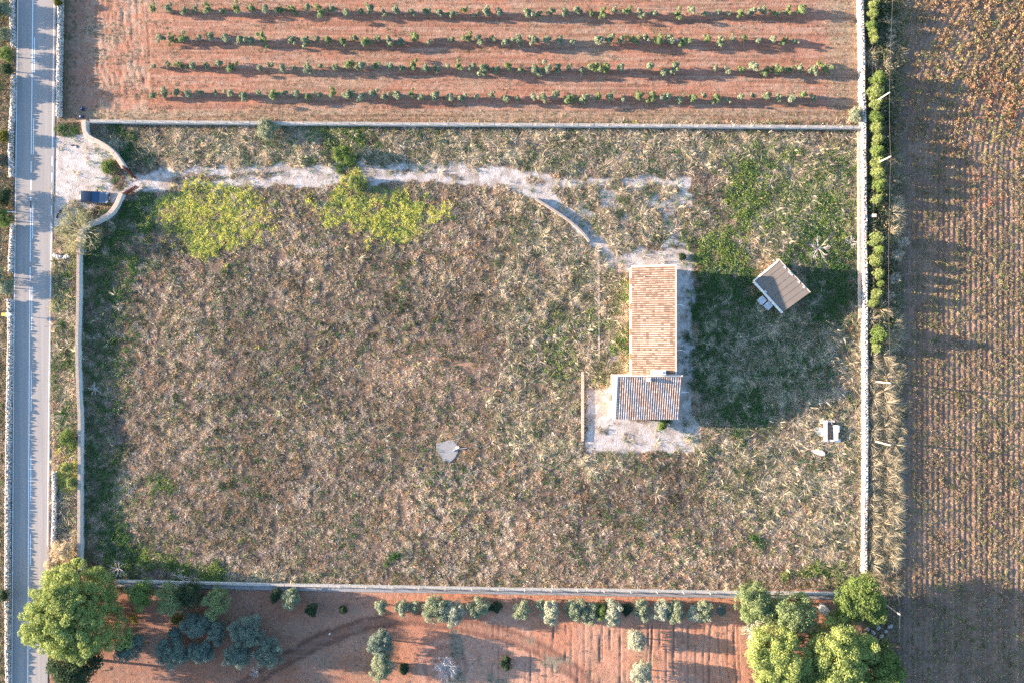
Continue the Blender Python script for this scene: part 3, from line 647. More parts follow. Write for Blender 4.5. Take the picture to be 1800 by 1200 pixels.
tri_roof_rows(rfN, 'W', nN, (NX1-HX-0.02, NY1-.06-HY, HN_E+.09), NX1-NX0-.04, pN, HN_E-HN_W, 4, palN, patch=lambda r, t: 0.52 < r < 0.80 and 0.1 < t < 0.75 and random.random() < 0.6)
nS = 28; pS = (SX1-SX0-.08)/nS
tri_roof_rows(rfS, 'S', nS, (SX0+.04-HX, SY1-.05-HY, HS_N+.09), SY1-SY0-.1, pS, HS_N-HS_S, 5, palS)
# mortar verges: north edge, east ridge of the long roof; top ridge and left verge of the short roof
mb = MB(); mb.prism([(NX0-.02, NY1-.16), (NX1+.03, NY1-.16), (NX1+.03, NY1+.03), (NX0-.02, NY1+.03)], [HN_W-.05, HN_E-.05, HN_E-.05, HN_W-.05], [HN_W+.2, HN_E+.22, HN_E+.22, HN_W+.2]); hb(mb).build('verge', M['mortar'], rfN)
mb = MB(); mb.prism([(NX1-.14, NY0+.03), (NX1+.02, NY0+.03), (NX1+.02, NY1-.17), (NX1-.14, NY1-.17)], HN_E-.1, HN_E+.24); hb(mb).build('ridge', M['mortar'], rfN)
mb = MB(); mb.prism([(SX0-.36, SY1-.14), (SX1+.05, SY1-.14), (SX1+.05, SY1+.10), (SX0-.36, SY1+.10)], HS_N-.15, HS_N+.26); hb(mb).build('ridge', M['mortar'], rfS)
mb = MB(); mb.prism([(SX0-.38, SY0+.02), (SX0+.02, SY0+.02), (SX0+.02, SY1-.16), (SX0-.38, SY1-.16)], [HS_S-.1, HS_S-.1, HS_N-.1, HS_N-.1], [HS_S+.2, HS_S+.2, HS_N+.2, HS_N+.2]); hb(mb).build('verge', M['render_white'], rfS)
def chimney(x, y, z0, z1, dx, dy, par, lb):
    mb = MB(); mb.box((x, y, (z0+z1)/2), (dx, dy, z1-z0), taper=.94); mb.box((x, y, z1+.05), (dx*1.15, dy*1.15, .1)); mb.box((x, y, z1+.13), (dx*.6, dy*.6, .1))
    hb(mb).build('chimney', M['render_white'], par)['label'] = lb
xa, ya = P(1156, 655, 5.1); chimney(21.3, -4.45, 3.2, 5.25, 1.7, 0.62, rfN, 'wide white chimney against the ridge')
chimney(P(1141, 667, 5)[0], P(1141, 667, 5)[1]+.05, 4.2, 5.0, 0.5, 0.5, rfS, 'small square white chimney')
mb = MB(); mb.tube((19.5, 9.5, 3.0), (19.5, 9.5, 3.6), .06, .06); hb(mb).build('vent_pipe', M['steel'], rfN)
# shutters, doors and windows in the walls
def opening(name, cx, cy, z, wd_, ht, face, m):
    mb = MB(); 
    if face == 'W': mb.box((cx-.03, cy, z), (.07, wd_, ht)); fr = (.05, wd_+.2, .09)
    else: mb.box((cx, cy-.03, z), (wd_, .07, ht)); fr = (wd_+.2, .05, .09)
    o = hb(mb).build(name, m, house)
    mb = MB(); mb.box((cx-(.06 if face == 'W' else 0), cy-(.06 if face == 'S' else 0), z-ht/2-.04), (fr[0]*2 if face == 'W' else fr[0], fr[1] if face == 'W' else fr[1]*2, .08)); hb(mb).build('sill', M['mortar'], o)
for y_ in (9.0, 5.2, 1.4, -2.2): opening('shutter', NX0+.08, y_, 1.35, 1.0, 1.3, 'W', M['shutter'])
opening('door', SX0-.35, -8.4, 1.05, 1.0, 2.1, 'W', M['shutter'])
for x_ in (17.5, 22.3): opening('shutter', x_, SY0+.18, 1.35, 1.1, 1.2, 'S', M['shutter'])
for (px_, py_) in ((1196, 540), (1196, 619), (1204, 692)):
    x_, y_ = P(px_, py_, 2.6); wx_ = (NX1 if y_ > SY1 else SX1)-.2; mb = MB()
    pts = [(wx_+(x_+.7-wx_)*t, y_+0.35*math.sin(t*2.6)*1.0, 3.0-0.8*t*t) for t in np.linspace(0, 1, 7)]
    mb.path(pts, 0.05, 0.03, 6); hb(mb).build('curved_pipe', M['pipe'], house)

# ---------------------------------------------------------------- shed
cN = V(1370, 458, 2.5); cE = V(1424, 514.5, 2.5); cS = V(1376.5, 549, 1.6); cW = V(1326, 494, 1.6)
shed = empty('shed', ((cN.x+cS.x)/2, (cN.y+cS.y)/2, 0), 'small white shed with flat taupe sheet roof, set askew in the grass', 'shed')
so = shed.location.copy()
cN, cE, cS, cW = [c-Vector((so.x, so.y, 0)) for c in (cN, cE, cS, cW)]
mb = MB(); ins = lambda p: (p.x*.955, p.y*.955)
mb.prism([ins(cW), ins(cS), ins(cE), ins(cN)], -0.05, [1.52, 1.52, 2.42, 2.42]); mb.build('wall', M['render_white'], shed)
for k in range(7):   # roof sheets run from the low edge to the high edge
    a0, a1 = k/7+.006, (k+1)/7-.006
    pts = [cW.lerp(cS, a0), cW.lerp(cS, a1), cN.lerp(cE, a1), cN.lerp(cE, a0)]
    mb = MB(); zz = [p.z for p in pts]; mb.prism([(p.x, p.y) for p in pts], [z+.0 for z in zz], [z+.05+.008*(k % 2) for z in zz]); mb.build('roof_sheet', M['shed_roof'], shed)
def edge_beam(a_, b_, wd_, lo, hi, nm, m):
    d = (b_-a_); d.z = 0; d.normalize(); n = Vector((-d.y, d.x, 0)); c0 = (a_+b_)/2
    sgn = 1 if n.dot(Vector((c0.x, c0.y, 0))) > 0 else -1; n = n*sgn
    q = [a_+n*.01, b_+n*.01, b_+n*wd_, a_+n*wd_]
    if sgn > 0: q = q[::-1]; zz = [b_ and x.z for x in q]
    zz = [x.z for x in q]; mb = MB(); mb.prism([(x.x, x.y) for x in q], [z+lo for z in zz], [z+hi for z in zz]); mb.build(nm, m, shed)
edge_beam(cW, cS, .26, -.3, .13, 'parapet', M['render_white'])
edge_beam(cW, cN, .16, -.25, .12, 'parapet', M['render_white'])
edge_beam(cN, cE, .10, -.2, .09, 'parapet', M['mortar'])
d_ = (cS-cW).normalized()
mb = MB(); mb.box((*((cW.lerp(cS, .5)+cN.lerp(cE, .5))/2*1.0)[:2], .95), (.01, .01, .01))
for (t, u, sx) in ((.2, .97, .35), (.36, .97, .5), (.42, .97, .4), (.66, .97, .3), (.82, .97, .35), (.36, .03, .4)):
    p = (cW.lerp(cS, t)).lerp(cN.lerp(cE, t), u)
    mb = MB(); mb.box((p.x+so.x, p.y+so.y, p.z+.11), (sx, .2, .10), rz=-.8+t*.4)
    o = mb.build('roof_block', M['stone']); setp(o, {.2: 'small white stone weighing the shed roof nearest its top corner', .36: 'white block on the shed roof edge, largest of the row' if u > .5 else 'lone white block on the shaded low edge of the shed roof', .42: 'white block just below the largest one on the shed roof edge', .66: 'small white stone at mid-lower right edge of the shed roof', .82: 'white stone on shed roof near its right-hand corner'}[t], 'stone', 'blocks weighing down the shed roof')
for (px_, py_, lb) in ((1340.5, 528, 'upper of the two pale boxes beside the shed'), (1351.5, 537, 'lower of the two pale boxes beside the shed')):
    x_, y_ = P(px_, py_, 1.0); t = empty('storage_box', (x_, y_, 0), lb, 'box', 'pale boxes by the shed', math.atan2(-(549-494), 1376.5-1326))
    mb = MB(); mb.box((0, 0, .45), (.95, .95, .9)); mb.build('box_body', M['plastic'], t)
    mb = MB(); mb.box((0, 0, .94), (1.03, 1.03, .08), taper=.94); mb.box((0, .25, .985), (.75, .04, .02)); mb.box((0, -.1, .985), (.4, .05, .02)); mb.build('lid', M['plastic'], t)
    mb = MB(); mb.tube((.3, -.5, .3), (.3, -.62, .3), .04); mb.build('tap', M['steel'], t)

# ---------------------------------------------------------------- trough, slabs
x_, y_ = P(1458, 757, .4); tr = empty('stone_trough', (x_, y_, 0), 'white masonry water trough with dark basin near the right wall', 'trough')
mb = MB(); mb.box((-.55, 0, .3), (.32, 3.1, .7)); mb.build('trough_wall', M['render_white'], tr)
mb = MB(); mb.box((.95, -.25, .3), (.55, 2.3, .66)); mb.box((1.0, .35, .34), (.75, 1.0, .74)); mb.build('trough_wall', M['render_white'], tr)
mb = MB(); mb.box((.15, -1.45, .28), (1.06, .3, .6)); mb.build('trough_wall', M['mortar'], tr)
mb = MB(); mb.box((.2, 1.45, .25), (1.16, .26, .5)); mb.build('trough_wall', M['mortar'], tr)
mb = MB(); mb.box((.17, 0, .04), (1.08, 2.6, .1)); mb.build('basin_floor', M['stone_core'], tr)
mb = MB(); mb.box((1.25, -1.45, .2), (.8, .5, .45)); mb.build('step_block', M['render_white'], tr)
mb = MB(); mb.box((1.65, .5, .1), (.45, .6, .3)); mb.build('step_block', M['footing'], tr)
mb = MB(); rr = random.Random(4)
for (cx, cy, r_) in ((-1.3, -.1, .75), (-1.75, .1, .5), (-1.0, 1.5, .45)):
    mb.prism([(cx+math.cos(a_)*r_*rr.uniform(.8, 1.15), cy+math.sin(a_)*r_*rr.uniform(.8, 1.15)) for a_ in np.linspace(0, 5.6, 9)], -.02, .07+.004*r_)
mb.build('apron_slab', M['render_white'], tr)
def slab(name, poly, z, m, label, cat, th=.12):
    pts = [P(*p) for p in poly]; cx = sum(p[0] for p in pts)/len(pts); cy = sum(p[1] for p in pts)/len(pts)
    mb = MB(); b_ = [(p[0]-cx, p[1]-cy) for p in pts][::-1]; mb.prism(b_, -.03, z, [(p[0]*.95, p[1]*.95) for p in b_])
    o = mb.build(name, m); o.location = (cx, cy, 0); return setp(o, label, cat)
slab('stone_slab', [(1424, 791), (1430, 789), (1444, 790), (1449, 794), (1450, 799), (1443, 801), (1432, 797)], .3, M['mortar'], 'flat pale oblong stone lying in straw grass below the trough', 'stone slab')
o = slab('concrete_pad', [(767, 778), (781, 775), (797, 771), (804, 781), (806, 793), (800, 805), (790, 813), (784, 809), (779, 812), (776, 805), (773, 800), (770, 796), (767, 790)], .12, M['old_concrete'], 'rough grey concrete pad alone in the middle of the weedy plot', 'concrete pad')
mb = MB(); mb.tube((1.5, .5, .2), (3.2, .7, .25), .05, .05); mb.tube((1.4, .45, .2), (1.0, .2, .2), .06); b = mb.build('pipe', M['steel'], o)
mb = MB(); mb.box((1.75, .75, .15), (.5, .3, .3), rz=.4); mb.build('valve_block', M['render_white'], o)

# ---------------------------------------------------------------- gates
def gate(pa, pb, label):
    a_ = Vector(P(*pa, .8)+(0,)); b_ = Vector(P(*pb, .8)+(0,)); g = empty('iron_gate', a_, label, 'gate', 'iron gate leaves'); d = b_-a_
    L = d.length; dn = d.normalized(); n = Vector((-dn.y, dn.x, 0)); up = Vector((0, 0, 1))
    def beam(p, q, r): mb = MB(); mb.tube(p, q, r, r, 4); return mb
    mb = MB(); H_ = 1.35
    for z in (.15, H_): mb.tube(up*z, d+up*z, .05, .05, 4)
    for t in (0, 1): mb.tube(d*t+up*.05, d*t+up*(H_+.05), .05, .05, 4)
    mb.build('gate_frame', M['rust'], g)
    k = int(L/.16)
    for i in range(1, k):
        m2 = MB(); m2.box((*(d*i/k)[:2], .75), (.12, .025, 1.15), rz=math.atan2(d.y, d.x)); m2.build('gate_slat', M['rust'], g)
    for off in (-.13, .13):
        m2 = MB(); m2.tube(n*off+up*1.1, d+n*off+up*1.1, .035, .035, 4); m2.tube(n*off+up*.5, d+n*off+up*.5, .035, .035, 4); m2.build('gate_rail', M['rust'], g)
gate((217.5, 293), (236.5, 313), 'rusty iron gate leaf hung on the upper entrance wall, standing open')
gate((218.5, 341), (240.5, 328), 'rusty iron gate leaf hung on the lower entrance wall, standing open')

# ---------------------------------------------------------------- car
def build_car():
    x_, y_ = P(163.5, 346.5, 1.0); car = empty('parked_car', (x_, y_, .0), 'dark blue hatchback parked on the white gravel, nose towards the wall', 'car', None, math.radians(-2.5))
    xs_ = [-2.12, -2.05, -1.8, -1.2, -.4, .5, 1.2, 1.75, 2.0, 2.12]
    hw = [.60, .76, .87, .91, .91, .90, .88, .80, .66, .46]
    zt = [.88, .98, 1.02, 1.02, 1.0, 1.0, .96, .88, .78, .66]
    zb = [.42, .32, .26, .24, .22, .22, .24, .27, .32, .42]
    rows = []
    for x, w_, t, b_ in zip(xs_, hw, zt, zb):
        rows.append([(x, -w_*.90, b_), (x, -w_, b_+.12), (x, -w_, t-.22), (x, -w_*.90, t-.03), (x, -w_*.55, t+.035), (x, 0, t+.05), (x, w_*.55, t+.035), (x, w_*.90, t-.03), (x, w_, t-.22), (x, w_, b_+.12), (x, w_*.90, b_)])
    mb = MB(); k = 11; mb.v = [p for r in rows for p in r]; mb.n = len(mb.v)
    for i in range(len(rows)-1):
        for j in range(k): a_ = i*k+j; b_ = i*k+(j+1) % k; mb.f[4].append([a_, b_, b_+k, a_+k][::-1])
    for base in (0, (len(rows)-1)*k):
        for j in range(1, k-1): mb.f[3].append([base, base+j, base+j+1])
    body = mb.build('body', M['paint_body'], car, smooth=True)
    # roof shell on pillars
    R = [(-2.0, .66, 1.08), (-1.85, .70, 1.42), (-1.5, .72, 1.53), (-.8, .73, 1.56), (-.1, .71, 1.53), (.12, .69, 1.48)]
    mb = MB()
    for (x, w_, z) in R: mb.v += [(x, -w_, z-.05), (x, -w_*.85, z), (x, 0, z+.03), (x, w_*.85, z), (x, w_, z-.05)]
    mb.n = len(mb.v)
    for i in range(len(R)-1):
        for j in range(4): a_ = i*5+j; mb.f[4].append([a_, a_+5, a_+6, a_+1])
    mb.build('roof', M['roof_glass'], car, smooth=True)
    mb = MB(); mb.v = [(.12, -.69, 1.46), (.12, 0, 1.50), (.12, .69, 1.46), (.52, -.77, 1.26), (.52, 0, 1.30), (.52, .77, 1.26), (.92, -.82, 1.0), (.95, 0, 1.06), (.92, .82, 1.0)]; mb.n = 9
    mb.f[4] = [[0, 3, 4, 1], [1, 4, 5, 2], [3, 6, 7, 4], [4, 7, 8, 5]]; mb.build('windscreen', M['glass'], car, smooth=True)
    mb = MB(); mb.v = [(-2.0, -.64, 1.10), (-2.0, .64, 1.10), (-1.84, .68, 1.40), (-1.84, -.68, 1.40)]; mb.n = 4; mb.f[4] = [[0, 3, 2, 1]]; mb.build('rear_window', M['glass'], car)
    for s_ in (-1, 1):
        for (xa_, xb_, xc_, xd_) in ((-1.78, -.95, -.92, -1.62), (-.88, .82, .10, -.85)):
            mb = MB(); mb.v = [(xa_, s_*.86, 1.02), (xb_, s_*.86, 1.02), (xc_, s_*.725, 1.46), (xd_, s_*.725, 1.46)]; mb.n = 4; mb.f[4] = [[0, 1, 2, 3] if s_ < 0 else [3, 2, 1, 0]]; mb.build('side_window', M['glass'], car)
        mb = MB(); mb.path([(-1.85, s_*.73, 1.42), (-1.55, s_*.755, 1.56), (-.1, s_*.745, 1.56), (.1, s_*.72, 1.5)], .022, .022, 5); mb.build('roof_rail', M['black_trim'], car)
        mb = MB(); mb.path([(.10, s_*.71, 1.47), (.52, s_*.785, 1.27), (.94, s_*.84, 1.0)], .035, .035, 5); mb.build('pillar', M['paint_body'], car)
        mb = MB(); mb.box((-.3, s_*.895, .45), (2.5, .06, .28)); mb.build('sill_trim', M['paint_bronze'], car)
        mb = MB(); mb.box((.62, s_*1.0, 1.05), (.2, .22, .14), taper=.8); mb.tube((.66, s_*.84, 1.0), (.64, s_*.95, 1.04), .03); mb.build('door_mirror', M['black_trim'], car)
        mb = MB(); mb.box((1.86, s_*.62, .76), (.3, .3, .14), rz=s_*-.5, taper=.7); mb.build('headlight', M['lamp'], car)
        mb = MB(); mb.box((-2.06, s_*.66, .88), (.12, .24, .26), taper=.8); mb.build('tail_light', M['tail'], car)
        for x in (-1.32, 1.30):
            mb = MB(); mb.tube((x, s_*.70, .32), (x, s_*.93, .32), .33, .33, 18); wv_ = mb.build('wheel', M['rubber'], car)
            mb = MB(); mb.tube((x, s_*.925, .32), (x, s_*.945, .32), .21, .19, 10); mb.build('rim', M['rim'], wv_)
            mb = MB()
            for q in range(9):
                a_ = math.pi*q/8; b_ = math.pi*(q+1)/8
                if q < 8: mb.tube((x+.38*math.cos(a_), s_*.90, .32+.38*math.sin(a_)), (x+.38*math.cos(b_), s_*.90, .32+.38*math.sin(b_)), .035, .035, 4)
            mb.build('wheel_arch', M['black_trim'], car)
    mb = MB(); mb.box((2.06, 0, .42), (.16, 1.35, .22), taper=.9); mb.build('bumper', M['black_trim'], car)
    mb = MB(); mb.box((-2.12, 0, .45), (.12, 1.45, .24), taper=.9); mb.build('bumper', M['paint_bronze'], car)
    mb = MB(); mb.box((2.15, 0, .46), (.02, .5, .11)); mb.build('number_plate', M['white_paint'], car)
    mb = MB(); mb.box((-2.19, 0, .6), (.02, .5, .11)); mb.build('number_plate', M['white_paint'], car)
    mb = MB(); mb.tube((.95, -.5, 1.06), (.75, .1, 1.17), .012, .012, 4); mb.tube((.95, .15, 1.09), (.78, .6, 1.12), .012, .012, 4); mb.build('wiper', M['black_trim'], car)
    mb = MB(); mb.tube((-1.7, 0, 1.52), (-1.9, 0, 1.66), .015, .01, 5); mb.build('aerial', M['black_trim'], car)
build_car()

# ---------------------------------------------------------------- poles, wire, signs and litter
PH = 5.4
POLE = [((1533, 183), 'power pole beside the hedge nearest the top of the photo'), ((1533.5, 291), 'second power pole from the top, among the hedge bushes'), ((1536, 670), 'power pole in dry grass level with the house terrace'),
        ((1534.5, 774), 'power pole in dry grass level with the trough'), ((1549, 1057), 'power pole poking through the lower right trees')]
tops = []
for i, ((px_, py_), lb) in enumerate(POLE):
    x_, y_ = P(px_, py_); t = empty('power_pole', (x_, y_, 0), lb, 'pole', 'power poles along the field edge'); hh = PH+.3*math.sin(i*2.1)
    mb = MB(); mb.tube((0, 0, -.2), (.05, .02, hh), .13, .085, 10); mb.build('pole_shaft', M['wood'], t)
    mb = MB(); mb.tube((.05, 0, hh-.5), (.2, 0, hh-.45), .02, .02, 5); mb.tube((.2, 0, hh-.45), (.2, 0, hh-.3), .035, .03, 6); mb.build('insulator', M['pipe'], t)
    tops.append(Vector((x_+.2, y_, hh-.35)))
ends = [Vector((P(1549, -60)[0], 60, 5.0))]+tops+[Vector((tops[-1].x+.3, -62, 5.0))]
for a_, b_ in zip(ends[:-1], ends[1:]):
    mb = MB(); sag = (b_-a_).length*.018; mb.path([a_.lerp(b_, t)-Vector((0, 0, sag*4*t*(1-t))) for t in np.linspace(0, 1, 10)], .022, .022, 4)
    k = ends.index(a_); setp(mb.build('overhead_wire', M['wire']), ['black overhead wire from the top edge to the first power pole', 'short black overhead wire between the two upper power poles', 'longest black overhead wire, hanging over the hedge', 'black overhead wire between the two poles in dry grass', 'black overhead wire running down to the lower trees', 'black overhead wire leaving over the lower right trees'][k], 'wire', 'overhead wires')
x_, y_ = P(11, 553, 1.1); t = empty('road_sign', (x_, y_, 0), 'yellow and white sign board lying level with the start of the rubble wall', 'sign')
mb = MB(); mb.tube((0, 0, 0), (0, 0, 1.05), .05, .05, 8); mb.build('sign_post', M['steel'], t)
mb = MB(); mb.box((-.35, 0, 1.12), (.7, .5, .1)); mb.build('sign_board', M['yellow'], t)['label'] = 'yellow half'
mb = MB(); mb.prism([(0.005, -.3), (.45, -.26), (.8, 0), (.45, .26), (0.005, .3)], .99, 1.2); mb.build('sign_board', M['white_paint'], t)['label'] = 'white pointed half'
x_, y_ = P(17.5, 373, 1.5); t = empty('road_sign', (x_, y_, 0), 'thin white board on a post left of the road opposite the car', 'sign')
mb = MB(); mb.tube((0, 0, 0), (0, 0, 1.6), .04, .04, 8); mb.build('sign_post', M['steel'], t)
mb = MB(); mb.box((0, .06, 1.35), (1.0, .06, .6)); mb.build('sign_board', M['white_paint'], t)
def lump(name, px_, py_, dims, m, label, cat, seed=1, z=0):
    rr = np.random.default_rng(seed); v, f = stone_cloud(np.array([(0, 0, dims[2]*.6)]), np.array([dims]), np.array([rr.uniform(0, 3)]), rr)
    o = obj_me(name, mesh_np(name, v, f, m), None, V(px_, py_, 0)); return setp(o, label, cat)
lump('plastic_sack', 146, 192, (.3, .32, .25), M['blue'], 'dark blue sack in the shaded corner of the red field', 'sack', 3)
lump('plastic_sack', 144.5, 206, (.35, .25, .3), M['blue'], 'dark blue sack right at the end of the upper wall', 'sack', 4)
mb = MB(); rr = random.Random(9)
for k in range(5): mb.prism([(rr.uniform(-.1, .1)+.16*k*.4, -.5+.28*k), (.22+.16*k*.4, -.45+.28*k), (.2+.1*k, -.2+.28*k), (-.05+.1*k, -.22+.28*k)], 0.02, .10+.01*k)
o = mb.build('rubber_scrap', M['black_trim']); o.location = V(100.5, 378); o.rotation_euler = (0, 0, -.3); setp(o, 'torn strip of black rubber on the gravel beside the road', 'scrap')
for (px_, py_, s_, lb) in ((127, 256, .35, 'black pebble-like scrap in the upper part of the gravel forecourt'), (135, 258, .28, 'smaller black scrap right of its twin on the upper forecourt')):
    lump('rubber_scrap', px_, py_, (s_, .08, .05), M['black_trim'], lb, 'scrap', int(px_))
lump('boulder', 1446, 1069, (1.1, .8, .8), M['mortar'], 'whitish boulder between the lower right trees', 'boulder', 5)
for k, (px_, py_) in enumerate(((1524, 1104), (1534, 1110), (1543, 1102), (1556, 1108), (1549, 1117), (1563, 1100))):
    lump('boulder', px_, py_, (.3+.1*(k % 3), .3, .25), M['footing'], ['grey boulder nearest the dark tree, far left of a dumped heap', 'second grey boulder from the left in the dumped heap', 'upper middle grey boulder of the dumped heap', 'grey boulder at the lower right of the dumped heap', 'lowest grey boulder of the dumped heap', 'grey boulder at the far right of the dumped heap'][k], 'boulder', 20+k)['group'] = 'boulders dumped under the lower right trees'
lump('boulder', 700-20, 0-0, (.2, .2, .2), M['stone'], 'small stone at the top edge', 'stone', 7)
bpy.data.objects.remove([o for o in sc.objects if o.name.startswith('boulder')][-1])
lump('stone_chip', 579.5, 1113, (.2, .13, .08), M['render_white'], 'small white stone lying on the brown orchard track', 'stone', 8)
mb = MB(); mb.tube((0, 0, .4), (0, 0, 0), .05); mb.box((0, 0, .75), (.5, .4, .7)); mb.box((0, 0, 1.13), (.6, .5, .06)); o = mb.build('meter_box', M['mortar']); o.location = V(1531, 381); setp(o, 'pale meter box on the right face of the white rubble wall', 'box')
mb = MB()
for (a_, b_) in (((0, 0, .05), (.5, 0, .05)), ((.5, 0, .05), (.5, .35, .6)), ((.5, .35, .6), (0, .35, .6)), ((0, .35, .6), (0, 0, .05))): mb.tube(a_, b_, .035, .035, 5)
o = mb.build('metal_frame', M['steel']); o.location = V(1531, 803); setp(o, 'small bent metal frame in the dry grass right of the rubble wall', 'frame')
mb = MB(); rr = random.Random(3)
for k in range(16):
    a_ = k*math.pi*2/16; mb.tube((math.cos(a_)*.45, math.sin(a_)*.45, .15+.2*rr.random()), (math.cos(a_+.4)*.45, math.sin(a_+.4)*.45, .15+.2*rr.random()), .03, .03, 4)
o = mb.build('cable_coil', M['rust']); o.location = V(1526, 690); setp(o, 'loose reddish coil of cable by the rubble wall', 'coil')
mb = MB(); mb.path([(0, 0, .2), (.5, .25, .35), (1.0, .3, .3), (1.3, .7, .25)], .05, .02, 5); mb.tube((.5, .25, .35), (.7, .7, .3), .03, .015, 4)
o = mb.build('fallen_branch', M['bark_grey']); o.location = V(166, 1177); setp(o, 'bleached fallen branch on the shaded red soil by the big tree', 'branch')
# ---------------------------------------------------------------- woody plants
def unit(v): return v/np.linalg.norm(v, axis=-1, keepdims=True)
def leaf_quads(cen, size, nrm, rr, aspect=0.55):
    n = len(cen); r = unit(rr.normal(size=(n, 3))); t = unit(np.cross(nrm, r)+1e-6); b = np.cross(nrm, t)
    s = size[:, None]; t = t*s; b = b*s*aspect
    v = np.stack([cen-t*.5, cen+b*.5-t*.1, cen+t*.6, cen-b*.5-t*.1], 1)
    f = np.arange(n*4).reshape(n, 4); return v.reshape(-1, 3), f
def crown_points(lobes, per, rr, flat=0.85, fill=0.25):
    cs, ns = [], []
    for (c, r) in lobes:
        n = max(6, int(per*(r**1.6))); d = unit(rr.normal(size=(n, 3))); d[:, 2] = np.where(d[:, 2] < -0.3, -d[:, 2], d[:, 2])
        rad = r*(1-fill*rr.random((n, 1))**1.2)*(0.88+0.24*rr.random((n, 1)))
        p = np.array(c)+d*rad*np.array([1, 1, flat]); cs.append(p); ns.append(unit(d*0.75+rr.normal(size=(n, 3))*0.55+np.array([0, 0, .15])))
    return np.concatenate(cs), np.concatenate(ns)
def lobed(R, H, z0, n, rl, rr, squash=(1, 1), top=1.0, inner=0.25):
    """crown lobes: a sunflower spread over a dome, roughened, with bites out of the outline"""
    L = []; a0 = rr.uniform(0, 6.28); ph = rr.uniform(0, 6.28, 3)
    for i in range(n):
        u = math.sqrt((i+.5)/n); a_ = a0+i*2.39996+rr.uniform(-.35, .35)
        out = 1+.15*math.sin(3*a_+ph[0])+.09*math.sin(5*a_+ph[1])+.07*math.sin(9*a_+ph[2])
        u2 = min(1.0, u*rr.uniform(.93, 1.07)); r = rl*rr.uniform(.7, 1.35); k = 1-0.7*r/R if R > r else .3
        zc = z0+(H-z0)*(math.sqrt(max(0, 1-u2*u2*.93)))*top*rr.uniform(.88, 1.0)
        L.append(((math.cos(a_)*R*u2*squash[0]*k*out, math.sin(a_)*R*u2*squash[1]*k*out, max(zc-r*.6, r*.6)), r))
        if i % 2 == 0: L.append(((math.cos(a_+.2)*R*u2*.85*squash[0]*k, math.sin(a_+.2)*R*u2*.85*squash[1]*k, max(z0+(zc-z0)*.5, r*.5)), r*1.25))
        if u > .75 and z0 > .5: L.append(((math.cos(a_)*R*.9*squash[0]*k*out, math.sin(a_)*R*.9*squash[1]*k*out, max(z0+(zc-z0)*.35, r*.5)), r*.9))
    return L
def trunk_mesh(R, H, rt, rr, nb=7, m=None, spread=.55, stems=1):
    mb = MB()
    for s_ in range(stems):
        ox, oy = (0, 0) if stems == 1 else (rr.uniform(-.3, .3)*R, rr.uniform(-.3, .3)*R)
        fork = Vector((ox+rr.uniform(-.1, .1)*R*.5, oy+rr.uniform(-.1, .1)*R*.5, H*.32))
        mb.path([Vector((ox, oy, -.1)), Vector((ox*1.05, oy, H*.15)), fork], rt*1.15, rt*.75, 8)
        for i in range(nb):
            a_ = 2*math.pi*i/nb+rr.uniform(-.3, .3); q = fork+Vector((math.cos(a_)*R*spread*.5, math.sin(a_)*R*spread*.5, H*.22)); e = q+Vector((math.cos(a_+.3)*R*spread*.45, math.sin(a_+.3)*R*spread*.45, H*.18))
            mb.path([fork, q, e], rt*.45, rt*.12, 5)
            for j in range(2):
                b_ = a_+rr.uniform(-1, 1); mb.path([q, q+Vector((math.cos(b_)*R*.3, math.sin(b_)*R*.3, H*.2))], rt*.2, rt*.06, 4)
    return mb
def tree(name, px_, py_, rpx, h, leafm, label, cat='tree', group=None, nl=60, rl=1.0, per=120, ls=.3, seed=1, squash=(1, 1), zfrac=.3, trunk=True, barkm='bark', rz=0, flat=.85, extra=None, rt=None, arms=0):
    rr = np.random.default_rng(seed); zc = h*.6; x_, y_ = P(px_, py_, zc); R = rpx/S*(CH-zc)/CH
    t = empty(name, (x_, y_, 0), label, cat, group)
    L = lobed(R, h, h*zfrac, nl, rl, rr, squash); 
    if arms:
        L = L[::3 if R < 6 else 2]
        for i in range(arms):
            a_ = 2*math.pi*i/arms+rr.uniform(-.4, .4); q = R*(rr.uniform(.45, .8) if arms < 9 else rr.uniform(.35, .66))*(1 if i else .1)
            for j in range(max(4, nl//arms)):
                b_ = rr.uniform(0, 6.28); s_ = R*.30*math.sqrt(rr.random()); L.append(((math.cos(a_)*q*squash[0]+math.cos(b_)*s_, math.sin(a_)*q*squash[1]+math.sin(b_)*s_, h*rr.uniform(.45, .9)-s_*.3), rl*rr.uniform(.6, 1.1)))
    c, n = crown_points(L, per, rr, flat); sz = ls*rr.uniform(.6, 1.3, len(c))
    v, f = leaf_quads(c, sz, n, rr)
    obj_me('crown', mesh_np('crown', v, f, M[leafm]), t)
    if trunk: trunk_mesh(R*min(squash), h*.9, rt or max(.08, h*.035), rr).build('trunk', M[barkm], t)
    return t
